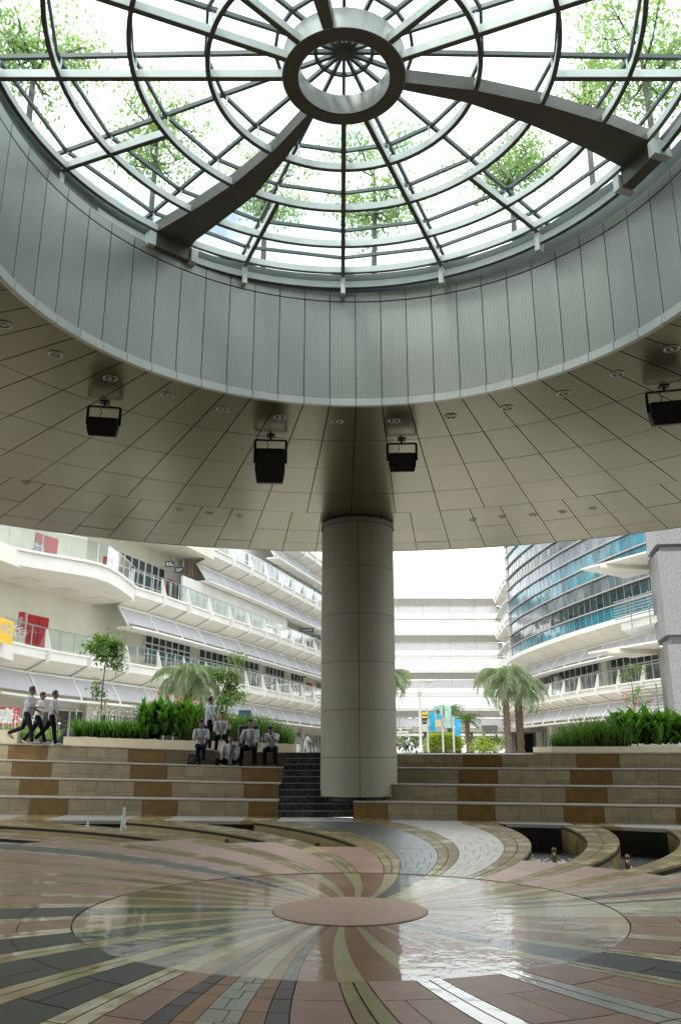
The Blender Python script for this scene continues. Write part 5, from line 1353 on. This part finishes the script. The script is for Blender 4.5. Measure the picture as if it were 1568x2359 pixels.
seated('young man sitting with crossed ankles on the terrace edge beside the dark bag', 462, D(170), [(D(82),D(58),.02),(D(80),D(64),-.02)], [(D(30),D(70),.12,.35),(D(28),D(72),.12,.35)], D(12), D(14), ht=D(-18))
seated('young man sitting farther back with one hand raised to his chin', 508, D(165), [(D(96),D(100),.2),(D(92),D(104),.2)], [(D(50),D(110),.15,.2),(D(25),D(60),.15,.3)], D(14), D(2), back=1.0, dz=.28, ht=D(20))
y3 = TY(at(528,1750,24.4).x)+2*TREAD
person('young man sitting cross-legged on the tread with a bag strap across his shirt', on(530,1755,y3+.42,lvl(3, at(530,1750,24.8).x)), D(178), [(D(100),D(112),.75),(D(98),D(116),.75)], [(D(28),D(40),.25,.1),(D(26),D(44),.25,.1)], .13, D(10), D(10), 1.66, 0, 'shoe')
a = at(530,1735,y3+.2); m = MB(); m.bar((a.x-.02,y3+.24,a.z-.1),(a.x+.13,y3+.26,a.z+.30),.05,.02); tag(m.build('shoulder_strap', M['bag']), 'dark strap across the white shirt of the cross-legged man', 'bag strap')
seated('broad man in loose white shirt sitting with his hands on his knees', 577, D(182), [(D(84),D(82),.22),(D(84),D(80),.24)], [(D(32),D(42),.22,.1),(D(32),D(44),.22,.12)], D(10), D(4), h=1.76)
seated('man bent forward over his knees at the right end of the seated row', 628, D(186), sit, [(D(55),D(58),.1,.25),(D(55),D(80),.1,.25)], D(38), D(26), h=1.7)
# bag
a = at(441, 1750, 24.6); y = TY(a.x)+2*TREAD+.5; z = lvl(3, a.x); t = thing('backpack', 'dark backpack lying on the tread left of the seated people', 'backpack', (a.x, y, z))
m = MB(); m.hexa([(-.2,-.12,0),(.2,-.12,0),(.2,.14,0),(-.2,.14,0),(-.17,-.08,.3),(.15,-.08,.27),(.15,.10,.27),(-.17,.10,.3)]); m.sphere((0,-.1,.12), (.15,.08,.1), 10, 8); sub('body', m.mesh('body', M['bag']), t)
m = MB(); m.tube([(-.05,0,.28),(-.03,0,.35),(.04,0,.35),(.06,0,.27)], .012, 6); sub('handle', m.mesh('handle', M['rib']), t)
# far figures
p_ = person('stooping person in white beside the bin at the far building entrance', on(703,1730,66,1.62), D(120), [(D(10),D(6),.06),(D(-4),D(6),.06)], [(D(30),D(30),.1,.1),(D(30),D(30),.1,.1)], .88, D(32), D(20), 1.5, trousers='shirt')
person('tiny dark-trousered figure far away just right of the column', on(938,1733,95,1.61), D(10), [(D(-3),D(4),.06),(D(5),D(6),.06)], [(D(8),D(20),.1,.1),(D(8),D(20),.1,.1)], .9, 0, 0, 1.65)
for px, l in ((83,'left one of two people behind the balcony glass at the top left'),(96,'right one of two people behind the balcony glass at the top left')):
    q = CL.at_px(px, -1.6, 11.6); w = CL.pt(q, -1.6, 10.62); person(l, (w.x, w.y, 10.62), D(100 if px < 90 else 260), [(D(-3),D(4),.06),(D(5),D(6),.06)], [(D(30),D(70),.1,.1),(D(30),D(70),.1,.1)], .9, 0, 0, 1.5)
